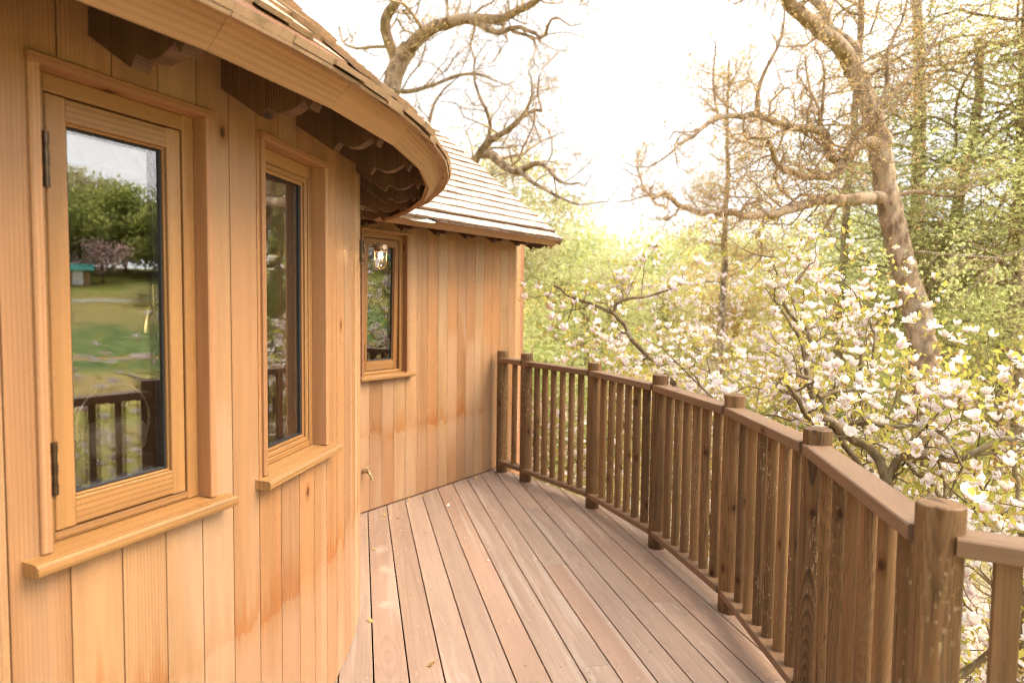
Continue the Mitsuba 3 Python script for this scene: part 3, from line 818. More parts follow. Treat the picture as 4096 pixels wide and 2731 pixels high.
TAP = 'garden_tap'
tag(TAP, 'small brass garden tap on the far hut wall near the deck', 'tap')
TO = WA + U1 * .012
q = lambda u, n_, z: TO + U1 * u + N1 * n_ + Z * z
obj(TAP + '__body', merge([tube([q(0, -.001, .320), q(0, .035, .320), q(.004, .055, .322)], [.011, .009, .012], 12), tube([q(.002, .05, .335), q(.006, .062, .308), q(.012, .078, .292), q(.014, .080, .272)], [.010, .011, .009, .009], 12), tube([q(0, 0, .320), q(0, .004, .320)], [.02, .02], 14)]), 'dullbrass', True)
obj(TAP + '__spout', tube([q(.014, .080, .278), q(.0145, .0805, .264)], [.0115, .0115], 14), 'dullbrass', True)
obj(TAP + '__handle', merge([tube([q(.002, .05, .332), q(.000, .046, .352)], [.006, .005], 10), tube([q(-.014, .045, .352), q(.010, .047, .354), q(.026, .05, .372)], [.004, .005, .004], 8)]), 'dullbrass', True)

# ------------------------------------------------------------------ plants
def norm(v): return v / (np.linalg.norm(v, axis=-1, keepdims=True) + 1e-12)


def smooth_line(pts, n, rng=None, jit=0.):
    p = np.asarray(pts, float); s = np.r_[0, np.cumsum(np.linalg.norm(np.diff(p, axis=0), axis=1))]
    if len(p) == 2:
        q = p[0] + np.linspace(0, 1, n)[:, None] * (p[1] - p[0])
    else:
        q = CubicSpline(s, p)(np.linspace(0, s[-1], n))
    if rng is not None and jit:
        q[1:-1] += rng.normal(0, jit, (n - 2, 3))
    return q


def shoot(rng, p, d, L, n, wob, trop):
    pts = [p]; d = norm(d)
    for k in range(n):
        d = norm(d + rng.normal(0, wob, 3) + np.array([0, 0, trop])); pts.append(pts[-1] + d * L / n)
    return np.array(pts)


def ramify(rng, wood_, tips, pts, r0, r1, level, L, every, wob=.32, trop=.05, ratio=.52, start=.15, spread=1.0, flat=1.0, sides=(6, 5, 4, 3), both=True):
    """adds child shoots along the line pts; the last level's points become tips"""
    seg = np.linalg.norm(np.diff(pts, axis=0), axis=1); tot = seg.sum(); s = np.r_[0, np.cumsum(seg)]
    k = max(1, int(tot * (1 - start) / every + rng.random()))
    for q in range(k + 1):
        f = start + (1 - start) * (q + rng.random() * .8) / (k + .8) if q < k else .999
        x = np.array([np.interp(f * tot, s, pts[:, j]) for j in range(3)])
        tg = norm(np.array([np.interp(min(f + .03, 1) * tot, s, pts[:, j]) for j in range(3)]) - np.array([np.interp(max(f - .05, 0) * tot, s, pts[:, j]) for j in range(3)]))
        o = rng.normal(0, 1, 3); o[2] *= flat; o = norm(o - (o @ tg) * tg)
        d = tg * (.55 if q < k else 1.4) + o * spread + np.array([0, 0, .15])
        Ll = L * rng.uniform(.55, 1.25) * (1 - .35 * f)
        c = shoot(rng, x, d, Ll, 5 if level > 1 else 4, wob, trop)
        rb = min((r0 + (r1 - r0) * f) * .6, .018 * Ll + .0045) if q < k else (r0 + (r1 - r0) * f) * .8
        wood_.append(tube(c, np.linspace(rb, rb * .5, len(c)), sides[min(3, 4 - level)] if level < 4 else 6))
        if level > 1:
            ramify(rng, wood_, tips, c, rb, rb * .4, level - 1, L * ratio, every * ratio * 1.05, wob, trop, ratio, .25, spread, flat, sides, both)
        else:
            tips.append(c[-1])
            if both: tips.append(c[2])
        if level > 1: tips.append(c[-1])


def leaves(rng, centres, per, spread, size, up=.6, kind=0):
    """two-triangle leaves scattered about the centres"""
    c = np.repeat(np.asarray(centres, float), per, 0); n = len(c)
    c = c + rng.normal(0, 1, (n, 3)) * np.broadcast_to(spread, 3)
    nn = norm(rng.normal(0, 1, (n, 3)) * [1, 1, .7] + [0, 0, up]); d = rng.normal(0, 1, (n, 3)); d = norm(d - (d * nn).sum(1, keepdims=True) * nn)
    b = np.cross(nn, d); sz = size * rng.uniform(.6, 1.3, (n, 1))
    fold = nn * sz * .12
    V = np.stack([c - d * sz * .5, c + b * sz * .3 + fold, c + d * sz * .5, c - b * sz * .3 + fold], 1).reshape(-1, 3)
    j = np.arange(n) * 4; F = np.vstack([np.c_[j, j + 1, j + 2], np.c_[j, j + 2, j + 3]])
    U = np.repeat(np.c_[rng.random(n), np.zeros(n)], 4, 0); U[2::4, 1] = 1
    return V, F, U


def tree_thing(name, label, cat='tree', group=None):
    k = numbered(name); tag(k, label, cat, group)
    return k


def oak(label, limbs, seed, buds, barkm='bark', leafm='leafbronze', level=3, L=1.6, every=.42, size=.05, per=3, spread=.10, wob=.42):
    rng = np.random.default_rng(seed); key = tree_thing('oak_tree', label); W, tw, tips = [], [], []
    for pts, r0, r1, ram in limbs:
        n = max(8, int(np.linalg.norm(np.diff(np.array(pts), axis=0), axis=1).sum() / .16))
        q = smooth_line(pts, n, rng, min(.012, r0 * .15))
        rr = np.linspace(r0, r1, n) * (1 + rng.normal(0, .025, n))
        W.append(tube(q, rr, 12 if r0 > .12 else 8))
        if ram: ramify(rng, tw, tips, q, r0 * .6, r1, level, L * ram, every, wob, .05, .5, .12)
    obj(key + '__trunk', merge(W), barkm, True)
    tag(obj(key + '__twigs', merge(tw), 'twig', True), kind='stuff')
    if buds:
        tp = np.array(tips); tp = tp[rng.random(len(tp)) < buds]
        obj(key + '__crown', leaves(rng, tp, per, spread, size), leafm)
    return key


def bushy(name, label, x, y, h, rad, seed, leafm, ncl=90, per=60, size=.14, cl=.42, base=.25, trunk=.12, barkm='bark', group=None, lean=(0, 0), squash=.9, cat='tree', up=1.3):
    rng = np.random.default_rng(seed); key = tree_thing(name, label, cat, group); z0 = float(height(x, y)) - .1
    ctr = np.array([x + lean[0], y + lean[1], z0 + h * (base + (1 - base) / 2)]); hz = h * (1 - base) / 2 * squash + .1
    d = norm(rng.normal(0, 1, (ncl, 3))); rr = rng.random((ncl, 1)) ** .45
    lob = 1 + .28 * np.sin(d[:, :1] * 4.1 + seed) * np.cos(d[:, 1:2] * 3.7 + seed * 2) + .15 * np.sin(d[:, 2:] * 6 + seed)
    cc = ctr + d * rr * lob * [rad, rad, hz]
    W = []
    tr = smooth_line([[x, y, z0 - .3], [x + lean[0] * .3 + rng.normal(0, .1), y + lean[1] * .3, z0 + h * base], ctr + [0, 0, hz * .5]], 10, rng, .03)
    W.append(tube(tr, np.linspace(trunk, trunk * .3, 10), 8))
    for c in cc[rng.permutation(ncl)[:min(ncl, 34)]]:
        s = tr[rng.integers(3, 9)]
        q = smooth_line([s, (s + c) / 2 + rng.normal(0, .12, 3) - [0, 0, .1], c], 6)
        W.append(tube(q, np.linspace(trunk * .3, .008, 6), 4))
    obj(key + '__trunk', merge(W), barkm, True)
    obj(key + '__crown', leaves(rng, cc, per, (cl, cl, cl * .6), size, up), leafm)
    return key


def layered(name, label, trunk, tr, seed, leafm, zlo, zhi, nb, L, droop, azc, azw, per=7, size=.075, barkm='darkbark', leaf_keep=1., group=None, sub=.36, spread=(.24, .24, .04)):
    """beech-like: long boughs carrying flat sprays of small leaves"""
    rng = np.random.default_rng(seed); key = tree_thing(name, label, 'tree', group)
    q = smooth_line(trunk, 24, rng, .02); W = [tube(q, np.linspace(tr, tr * .45, 24), 12)]; tw, tips = [], []
    for b in range(nb):
        z = zlo + (zhi - zlo) * (b + rng.random()) / nb; x = np.array([np.interp(z, q[:, 2], q[:, j]) for j in range(3)])
        az = math.radians(azc + azw * rng.uniform(-1, 1)); l = L * rng.uniform(.65, 1.2)
        d = np.array([math.sin(az), math.cos(az), rng.uniform(-.15, .6)])
        c = shoot(rng, x, d, l, 12, .22, droop)
        W.append(tube(c, np.linspace(.016 + .007 * l, .006, len(c)), 6))
        ramify(rng, tw, tips, c, .03, .006, 2, l * .34, sub, .2, -.01, .5, .12, .95, .22)
    obj(key + '__trunk', merge(W), barkm, True)
    tag(obj(key + '__twigs', merge(tw), 'twig', True), kind='stuff')
    tp = np.array(tips); tp = tp[rng.random(len(tp)) < leaf_keep]
    obj(key + '__crown', leaves(rng, tp, per, spread, size, 3.0), leafm)
    return key


# --- the two old oaks
oak('grey oak behind the hut roof with bare winding limbs above the shingles', [
    ([[.4, 15.9, -2.4], [.38, 15.7, 1.5], [.49, 15.5, 5.0], [.62, 15.53, 6.05], [.82, 15.53, 6.72], [1.06, 15.5, 7.1]], .42, .19, 0),
    ([[.82, 15.53, 6.62], [.61, 15.4, 7.17], [.53, 15.23, 7.46], [.7, 15.01, 7.8], [.91, 14.78, 8.16], [.86, 14.62, 8.7], [.7, 14.4, 9.6]], .13, .07, .8),
    ([[.92, 15.52, 6.95], [1.26, 15.17, 7.24], [1.64, 14.8, 7.38], [2.05, 14.42, 7.39], [2.53, 14.01, 7.3], [2.9, 13.63, 7.25], [3.25, 13.27, 7.37], [3.67, 12.89, 7.56]], .16, .05, .8),
    ([[1.88, 14.51, 7.35], [2.37, 14.1, 7.21], [2.74, 13.71, 6.93], [3.06, 13.35, 6.93], [3.4, 12.97, 6.63], [3.43, 12.67, 6.73], [3.76, 12.3, 6.62]], .08, .015, .55),
    ([[2.93, 13.53, 6.9], [3.35, 13.24, 6.52], [3.26, 13.07, 6.25], [3.34, 12.87, 5.99]], .035, .01, .4),
    ([[.5, 15.6, 3.0], [1.1, 15.7, 3.2], [1.76, 15.64, 3.65], [2.2, 15.24, 4.28], [2.47, 14.86, 4.65], [2.69, 14.49, 4.96], [2.98, 14.09, 5.11], [3.25, 13.7, 5.34], [3.51, 13.31, 5.34]], .17, .03, .95),
    ([[2.6, 14.8, 4.75], [2.89, 14.31, 4.48], [3.16, 13.83, 4.22], [3.41, 13.37, 4.33], [3.64, 12.89, 4.04], [4.01, 12.38, 3.81]], .11, .02, .7),
    ([[3.15, 13.7, 4.25], [3.48, 13.25, 3.84], [3.82, 12.89, 3.59], [4.07, 12.55, 3.43]], .05, .02, .5),
    ([[2.6, 14.6, 4.9], [2.62, 14.4, 5.5], [2.35, 14.3, 6.0], [2.3, 14.2, 6.5]], .05, .02, .6),
    ([[3.1, 13.9, 5.2], [3.4, 13.7, 5.8], [3.3, 13.6, 6.2]], .04, .015, .5),
    ([[1.2, 15.6, 3.4], [1.5, 15.3, 4.6], [1.5, 15.0, 5.6], [1.9, 14.8, 6.2]], .07, .02, .7),
    ([[.65, 15.5, 6.2], [1.3, 15.0, 6.1], [2.0, 14.6, 6.3], [2.7, 14.1, 6.1]], .06, .02, .9),
    ([[.6, 15.5, 6.0], [-.3, 15.2, 6.5], [-1.0, 14.9, 6.6]], .06, .02, .9)],
    21, .45, leafm='leafbronze', L=2.3, every=.36, size=.05, per=2, spread=.05)
oak('big leaning oak with mossy limbs reaching left beyond the magnolia', [
    ([[10.66, 10.7, -2.6], [10.54, 10.84, -.87], [10.5, 10.93, .37], [10.36, 11.03, 1.44], [10.16, 11.11, 2.1], [9.99, 11.19, 2.76], [9.85, 11.26, 3.42], [9.73, 11.33, 4.08], [9.65, 11.39, 4.74], [9.43, 11.48, 5.49], [9.13, 11.59, 6.1]], .30, .17, 0),
    ([[9.16, 11.58, 6.04], [8.71, 11.5, 6.48], [8.14, 11.44, 6.76], [7.74, 11.33, 6.91], [7.47, 11.19, 7.01], [7.27, 11.06, 7.38], [7.2, 11, 8.2]], .16, .09, .6),
    ([[9.15, 11.58, 6.08], [9.04, 11.75, 6.68], [8.86, 11.9, 6.92], [8.84, 12.03, 7.26], [8.7, 12.18, 7.55], [8.6, 12.34, 8.03]], .12, .07, .6),
    ([[9.85, 11.28, 3.60], [9.21, 11.18, 3.59], [8.65, 11.07, 3.52], [8.11, 10.95, 3.48], [7.58, 10.83, 3.31], [7.04, 10.71, 3.16], [6.58, 10.57, 3.09], [6.06, 10.45, 3.09], [5.45, 10.35, 3.06], [5.03, 10.22, 3.15], [4.73, 10.06, 3.28], [4.4, 9.9, 3.19]], .13, .03, .7),
    ([[9.69, 11.37, 4.66], [9.19, 11.23, 4.6], [8.7, 11.06, 4.34], [8.41, 10.85, 4.05], [7.94, 10.69, 3.82], [7.33, 10.57, 3.84], [6.86, 10.42, 3.96], [6.6, 10.24, 4.19], [6.08, 10.1, 4.25]], .12, .03, .7),
    ([[8.75, 11.07, 4.3], [8.26, 10.97, 4.37], [8.04, 10.84, 4.63], [7.67, 10.73, 4.65], [7.15, 10.65, 4.64], [6.6, 10.59, 4.77], [6.11, 10.5, 4.7], [5.66, 10.4, 4.59], [5.32, 10.26, 4.36], [4.93, 10.14, 4.1]], .10, .025, .7),
    ([[8.52, 10.89, 4.2], [8.67, 10.72, 4.69], [8.97, 10.52, 5.22], [8.93, 10.41, 5.85], [8.99, 10.26, 6.35], [9.01, 10.12, 6.73]], .06, .015, .6),
    ([[8.2, 10.95, 4.4], [7.95, 10.8, 5.0], [7.9, 10.7, 5.5], [7.6, 10.6, 6.0]], .045, .012, .6),
    ([[6.6, 10.58, 4.75], [6.5, 10.4, 5.3], [6.7, 10.2, 5.9], [6.6, 10.1, 6.5]], .04, .012, .6),
    ([[9.85, 11.27, 3.51], [10.21, 11.03, 3.73], [10.51, 10.79, 3.63], [10.84, 10.55, 3.69]], .05, .02, .6),
    ([[9.5, 11.45, 5.2], [10.1, 11.2, 5.9], [10.6, 11.0, 6.8]], .07, .02, .8)],
    33, .45, leafm='leafbronze', L=2.0, every=.26, size=.05, per=2, spread=.05)

# --- slender bare tree in the gap
rng = np.random.default_rng(8); LK = tree_thing('larch_tree', 'slender straight tree with fine bare layered twigs in the sky gap')
q = smooth_line([[11.35, 20.0, -1.9], [11.4, 20.04, 1.54], [11.47, 20.14, 3.5], [11.54, 20.27, 5.74], [11.57, 20.39, 7.84], [11.6, 20.46, 9.4]], 30, rng, .02)
W, tw, tips = [tube(q, np.linspace(.16, .03, 30), 9)], [], []
for b in range(34):
    z = 2.2 + 7.0 * b / 34; x = np.array([np.interp(z, q[:, 2], q[:, j]) for j in range(3)]); az = rng.uniform(0, 6.3)
    l = (2.3 * (1 - .6 * (z - 2.2) / 7.2) if z < 7 else 1.6) * rng.uniform(.6, 1.15)
    c = shoot(rng, x, np.array([math.sin(az), math.cos(az), .12 if z < 7 else .5]), l, 6, .15, .03)
    tw.append(tube(c, np.linspace(.03, .006, 7), 5)); ramify(rng, tw, tips, c, .024, .008, 2, l * .42, .22, .3, .04, .5, .15, 1., .5)
obj(LK + '__trunk', merge(W), 'bark', True); tag(obj(LK + '__twigs', merge(tw), 'twig', True), kind='stuff')
obj(LK + '__crown', leaves(rng, np.array(tips), 5, .13, .07), 'leafbronze')

# --- beeches and dark trunks on the right
layered('beech_tree', 'tall straight beech behind the leaning oak with yellow green sprays', [[16.1, 16.7, -1.4], [15.9, 17.02, 2.21], [15.93, 17.13, 3.98], [16.0, 17.2, 5.47], [16.02, 17.29, 6.87], [15.98, 17.41, 8.73], [15.93, 17.53, 11]], .27, 41, 'leafyellow', 1.0, 9.5, 24, 4.4, -.02, 215, 75, 9, .12, 'bark', .36)
layered('beech_tree', 'dark forked beech with fresh green layered boughs right of the leaning oak', [[13.7, 14.3, -2.2], [13.75, 14.36, 1.13], [13.91, 14.38, 2.12], [14.18, 14.37, 2.92], [14.41, 14.36, 3.55], [14.61, 14.38, 4.51], [14.8, 14.39, 5.5], [14.9, 14.4, 8.2]], .20, 42, 'leafyellow', .3, 6.4, 26, 4.6, -.02, 235, 80, 12, .11, 'bark', .4)
layered('beech_tree', 'dark beech at the right with low yellow green boughs over the pond', [[14.7, 13.0, -2.4], [14.76, 13.04, .06], [14.87, 13.07, .99], [14.98, 13.09, 1.74], [15.09, 13.14, 2.86], [15.1, 13.1, 6.5]], .17, 43, 'leafyellow', -.4, 5.6, 26, 4.6, -.025, 245, 70, 12, .11, 'bark', .4)
layered('budding_tree', 'tall tree with bronze unfolding leaves at the top right', [[16.5, 14.2, -2.0], [16.0, 13.9, 3], [15.6, 13.7, 7], [15.3, 13.5, 12]], .22, 44, 'leafbronze', 4.8, 11.5, 30, 4.6, .0, 240, 85, 8, .10, 'bark', .36)
layered('budding_tree', 'thin tree with olive bronze buds behind the top of the leaning oak', [[12.3, 15.5, -2.2], [12.2, 15.5, 3], [12.3, 15.4, 7], [12.2, 15.2, 11]], .13, 45, 'leafbronze', 4.5, 10.5, 22, 3.0, .0, 200, 170, 4, .075, 'bark', .8)
rng = np.random.default_rng(77); PK = tree_thing('leaning_sapling', 'pale leaning sapling branches crossing before the dark beeches')
W = []
for pts, r0, r1 in (([[10.2, 6.4, -2.5], [9.0, 6.3, 1.2], [7.88, 6.51, 2.42], [7.75, 6.7, 2.28], [7.58, 6.9, 2.18], [7.44, 7.11, 2.2], [7.35, 7.3, 2.25], [7.31, 7.48, 2.27], [7.18, 7.68, 2.31]], .03, .008),
                    ([[7.58, 6.9, 2.18], [7.75, 7.04, 2.15], [7.78, 7.19, 2.06], [7.73, 7.36, 1.84], [7.63, 7.54, 1.54]], .016, .006)):
    q = smooth_line(pts, 26, rng, .015); W.append(tube(q, np.linspace(r0, r1, 26), 7))
obj(PK + '__trunk', merge(W), 'palebark', True)
tw, tips = [], []
ramify(rng, tw, tips, q, .012, .006, 2, .7, .22, .25, .02)
ramify(rng, tw, tips, smooth_line([[7.88, 6.51, 2.42], [7.58, 6.9, 2.18], [7.35, 7.3, 2.25], [7.18, 7.68, 2.31]], 14), .012, .006, 2, .8, .22, .25, .02)
tag(obj(PK + '__twigs', merge(tw), 'twig', True), kind='stuff'); obj(PK + '__crown', leaves(rng, np.array(tips), 3, .07, .06), 'leafyellow')

# --- the wooded slope behind
rows = []
rng = np.random.default_rng(5)
def pol(az, r): return r * math.sin(math.radians(az)), r * math.cos(math.radians(az))


x, y = pol(11.5, 26)
bushy('golden_tree', 'airy golden olive tree rising behind the hut roof edge', x, y, 10.2, 3.2, 51, 'leafolive', 170, 70, .17, .40, .22, .14)
x, y = pol(16.3, 33)
bushy('golden_tree', 'broad golden green tree right of the hut roof edge', x, y, 7.6, 2.6, 52, 'leafyellow', 140, 60, .18, .44, .15, .14)
x, y = pol(7, 30)
bushy('golden_tree', 'golden green tree peeping over the shingled roof', x, y, 10.0, 3.4, 53, 'leafolive', 150, 60, .18, .46, .2, .14)
G = 'spring trees along the wooded slope'
spec = [(13.6, 15, 3.4, 1.7, 'leafgreen'), (15.6, 17, 4.0, 1.9, 'leafyellow'), (18.5, 24, 4.8, 2.6, 'leafyellow'), (21, 30, 5.4, 2.8, 'leafolive'), (20, 40, 6.4, 3.6, 'leafyellow'), (24, 44, 6.2, 3.8, 'leafyellow'), (25, 33, 4.6, 2.8, 'leafolive'), (28, 50, 6.0, 4.0, 'leafyellow'), (30, 36, 4.6, 2.9, 'leafbronze'), (32, 55, 6.6, 4.4, 'leafolive'),
        (35, 34, 6.0, 3.2, 'leafolive'), (37.5, 48, 7.8, 4.4, 'leafyellow'), (40, 30, 5.4, 3.0, 'leafyellow'), (42, 40, 7.4, 4.4, 'leafyellow'), (45, 28, 5.2, 3.2, 'leafyellow'), (47, 36, 7.4, 4.4, 'leafgreen'), (50, 26, 5.2, 3.4, 'leafyellow'), (53, 24, 5, 3.2, 'leafgreen'), (10, 45, 8.5, 4.2, 'leafyellow'), (57, 30, 9, 4, 'leafdark'), (61, 28, 7, 3.6, 'leafgreen')]
ORD = 'first second third fourth fifth sixth seventh eighth ninth tenth eleventh twelfth thirteenth fourteenth fifteenth sixteenth seventeenth eighteenth nineteenth twentieth'.split() + ['twenty first', 'twenty second', 'twenty third', 'twenty fourth']
TONE = dict(leafgreen='fresh green', leafyellow='yellow green', leafolive='olive gold', leafbronze='bronze', leafdark='dark green')
spec.sort()
for k, (az, r, h, rad, lm) in enumerate(spec):
    x, y = pol(az, r)
    bushy('slope_tree', f'{TONE[lm]} spring tree on the slope, {ORD[k]} tree from the far hut corner', x, y, h, rad, 100 + k, lm, 80, 42, .10 + .0034 * r, .30 + .006 * r, .10, .10, group=G)
GS = 'low shrubs between the magnolia and the slope'
shr = sorted((rng.uniform(11, 54), rng.uniform(13, 27)) for k in range(24))
shr = [a for a in shr if math.hypot(pol(*a)[0] - 12.3, pol(*a)[1] - 9) > 3.6][:24]
for k, (az, r) in enumerate(shr):
    x, y = pol(az, r); lm = ('leafyellow', 'leafolive', 'leafgreen', 'leafbronze')[k % 4]
    bushy('shrub', f'low {TONE[lm]} shrub on the bank, {ORD[k]} shrub from the far hut corner', x, y, rng.uniform(1.2, 2.4), rng.uniform(.9, 1.7), 200 + k, lm, 34, 40, .075 + .002 * r, .24, .05, .03, group=GS, cat='shrub')

# far blossom trees
x, y = pol(15.0, 11.5)
bushy('blossom_bush', 'pale pink blossoming bush beside the corner of the far hut', x, y, 3.3, 1.2, 301, 'leafpink', 46, 26, .06, .28, .2, .04, 'twig', cat='bush')
x, y = pol(29.5, 16)
k0 = bushy('star_magnolia', 'small distant tree dotted with white star blossoms in the gap', x, y, 5.0, 2.0, 302, 'leafolive', 60, 16, .07, .34, .2, .06, 'twig')
rr = np.random.default_rng(303); pts = np.array([x, y, .9]) + norm(rr.normal(0, 1, (230, 3))) * (rr.random((230, 1)) ** .5) * [2.1, 2.1, 1.9]
obj(k0 + '__blossoms', leaves(rr, pts, 5, .035, .10, .3), 'petal'); tag(k0 + '__blossoms', kind='stuff')

bushy('yew_tree', 'dark evergreen yew out to the right, mirrored in the far hut window', 12.5, 6.3, 6.5, 1.9, 330, 'leafdark', 110, 60, .10, .34, .05, .16, 'darkbark')
# --- what the windows mirror: the field, hedges and woods off to the right
for k, (x, y, h, rad, lm) in enumerate(sorted([(118, 4, 16, 7.5, 'leafgreen'), (126, 14, 18, 8, 'leafgreen'), (112, -8, 17, 8, 'leafolive'), (130, 26, 15, 8, 'leafbronze'), (122, -20, 16, 8, 'leafdark'), (136, 8, 21, 8, 'leafolive'), (116, 20, 13, 6, 'leafgreen'), (128, -34, 17, 9, 'leafdark'), (120, 38, 16, 9, 'leafgreen'), (112, 52, 16, 9, 'leafolive')], key=lambda a: a[1])):
    bushy('field_tree', f'{TONE[lm]} woodland tree mirrored in the window, {ORD[k]} along the field edge', x, y, h * .8, rad, 400 + k, lm, 150, 80, .8, 1.2, .08, .3, 'darkbark', group='woodland trees mirrored in the windows')
bushy('field_hedge', 'dark clipped hedge line along the far edge of the lawn', 84, 3., 2.2, 1.6, 431, 'leafgreen', 60, 40, .2, .5, .0, .05, cat='hedge')
bushy('field_hedge', 'rough bramble hedge beside the field path', 89, 12., 2.4, 2.0, 432, 'leafolive', 60, 40, .2, .6, .0, .05, cat='hedge')
bushy('cherry_tree', 'pink cherry in bloom beside the field shed', 108, 9.5, 6.5, 3.2, 420, 'leafpink', 60, 30, .38, .7, .25, .15, 'darkbark')
bushy('blossom_tree', 'white blossoming tree at the field edge', 106, .5, 6.5, 3.4, 421, 'petal', 60, 30, .38, .7, .15, .15, 'darkbark')
SH = 'field_shed'; tag(SH, 'low wooden shed with a teal roof at the field edge', 'shed'); sx, sy = 107., 4.8; sz = float(height(sx, sy))
X_, Y_ = np.array([1., 0, 0]), np.array([0, 1., 0])
obj(SH + '__wall', merge([lbox(np.array([sx, sy, sz - .3]), Y_, -X_, -3, 3, -2, 2, 0, 2.2), ]), 'cedar')
obj(SH + '__door', lbox(np.array([sx - 2, sy, sz]), Y_, -X_, 1.0, 2.2, .0, .06, 0, 1.9), 'white')
obj(SH + '__roof', place(prism([(-2.6, 1.9), (2.6, 1.9), (2.6, 2.0), (0, 2.9), (-2.6, 2.0)], 7.0), np.array([sx, sy + 3.5, sz]), X_, Z, -Y_), 'teal')

# ------------------------------------------------------------------ magnolias
def blossom(rng, openness, n=7, L=.078):
    parts = []
    for k in range(n):
        inner = k < 3; a = k * 2 * np.pi / 3 + (0 if inner else .6) + rng.normal(0, .22) if n > 4 else k * 2 * np.pi / n + rng.normal(0, .2)
        o = max(0., openness * (.6 if inner else 1.15) + rng.normal(0, .12)); l = L * rng.uniform(.88, 1.1); w = l * rng.uniform(.64, .8)
        t = np.linspace(0, 1, 6)
        ang = 1.45 - .95 * np.sin(np.minimum(t * 1.3, 1) * np.pi * .5) * 0 - o * (.35 + 1.0 * t)                # elevation of the midrib
        ang = 1.25 - o * .9 + (.75 - 1.5 * t) * (-1) * .55 * (1 if o < .8 else -.2)
        dr_ = np.cos(ang) * l / 5; dz = np.sin(ang) * l / 5
        r = .004 + np.r_[0, np.cumsum(dr_[:-1])]; z = np.r_[0, np.cumsum(dz[:-1])]
        wid = w * .5 * np.array([.28, .72, .98, 1.0, .78, .16])
        cup = .35 * wid
        ca, sa = math.cos(a), math.sin(a); er, et = np.array([ca, sa, 0]), np.array([-sa, ca, 0])
        nrm = np.stack([-np.sin(ang), np.cos(ang)], 1)
        V, U = [], []
        fid = rng.integers(0, 60)
        for s in (-1, -.5, 0, .5, 1):
            up = cup * s * s
            V.append(np.outer(r + nrm[:, 0] * up, er) + np.outer(z + nrm[:, 1] * up, Z) + np.outer(wid * s, et)); U.append(np.c_[np.full(6, fid + .5), t])
        V, U = np.stack(V, 1).reshape(-1, 3), np.stack(U, 1).reshape(-1, 2)
        i, j = np.meshgrid(np.arange(5), np.arange(4), indexing='ij'); q = (i * 5 + j).ravel()
        parts.append((V, np.vstack([np.c_[q, q + 1, q + 6], np.c_[q, q + 6, q + 5]]), U))
    return merge(parts)


def leaf_mesh(rng, L=.075):
    t = np.array([0, .25, .55, .8, 1.]); w = L * .27 * np.array([.06, .6, 1., .8, .05]); bend = rng.uniform(.1, .5)
    V, U = [], []
    u = rng.random()
    for s in (-1, 0, 1):
        V.append(np.stack([w * s, L * t * np.cos(bend * t), L * t * np.sin(-bend * t) + .25 * w * abs(s)], 1)); U.append(np.c_[np.full(5, u), t])
    V, U = np.stack(V, 1).reshape(-1, 3), np.stack(U, 1).reshape(-1, 2)
    i, j = np.meshgrid(np.arange(4), np.arange(2), indexing='ij'); q = (i * 3 + j).ravel()
    return V, np.vstack([np.c_[q, q + 1, q + 4], np.c_[q, q + 4, q + 3]]), U


rngB = np.random.default_rng(90)
BL = [blossom(rngB, o, n, L) for o, n, L in ((.15, 6, .082), (.35, 7, .08), (.55, 8, .082), (.8, 8, .08), (1.15, 8, .078), (.02, 5, .075), (.65, 7, .085), (.3, 6, .074))]
BLP = [mikit.ply((m[0], m[1]), 'mat_petal', smooth=True, uv=m[2]) for m in BL]
LF = [leaf_mesh(rngB, L) for L in (.06, .07, .078, .085, .068, .055)]
LFP = [mikit.ply((m[0], m[1]), 'mat_leafmag', smooth=True, uv=m[2]) for m in LF]


def basis(d, roll):
    d = norm(d); a = norm(np.cross(d, [.3, .91, .2])); b = np.cross(d, a); c, s = math.cos(roll), math.sin(roll)
    return a * c + b * s, -a * s + b * c, d


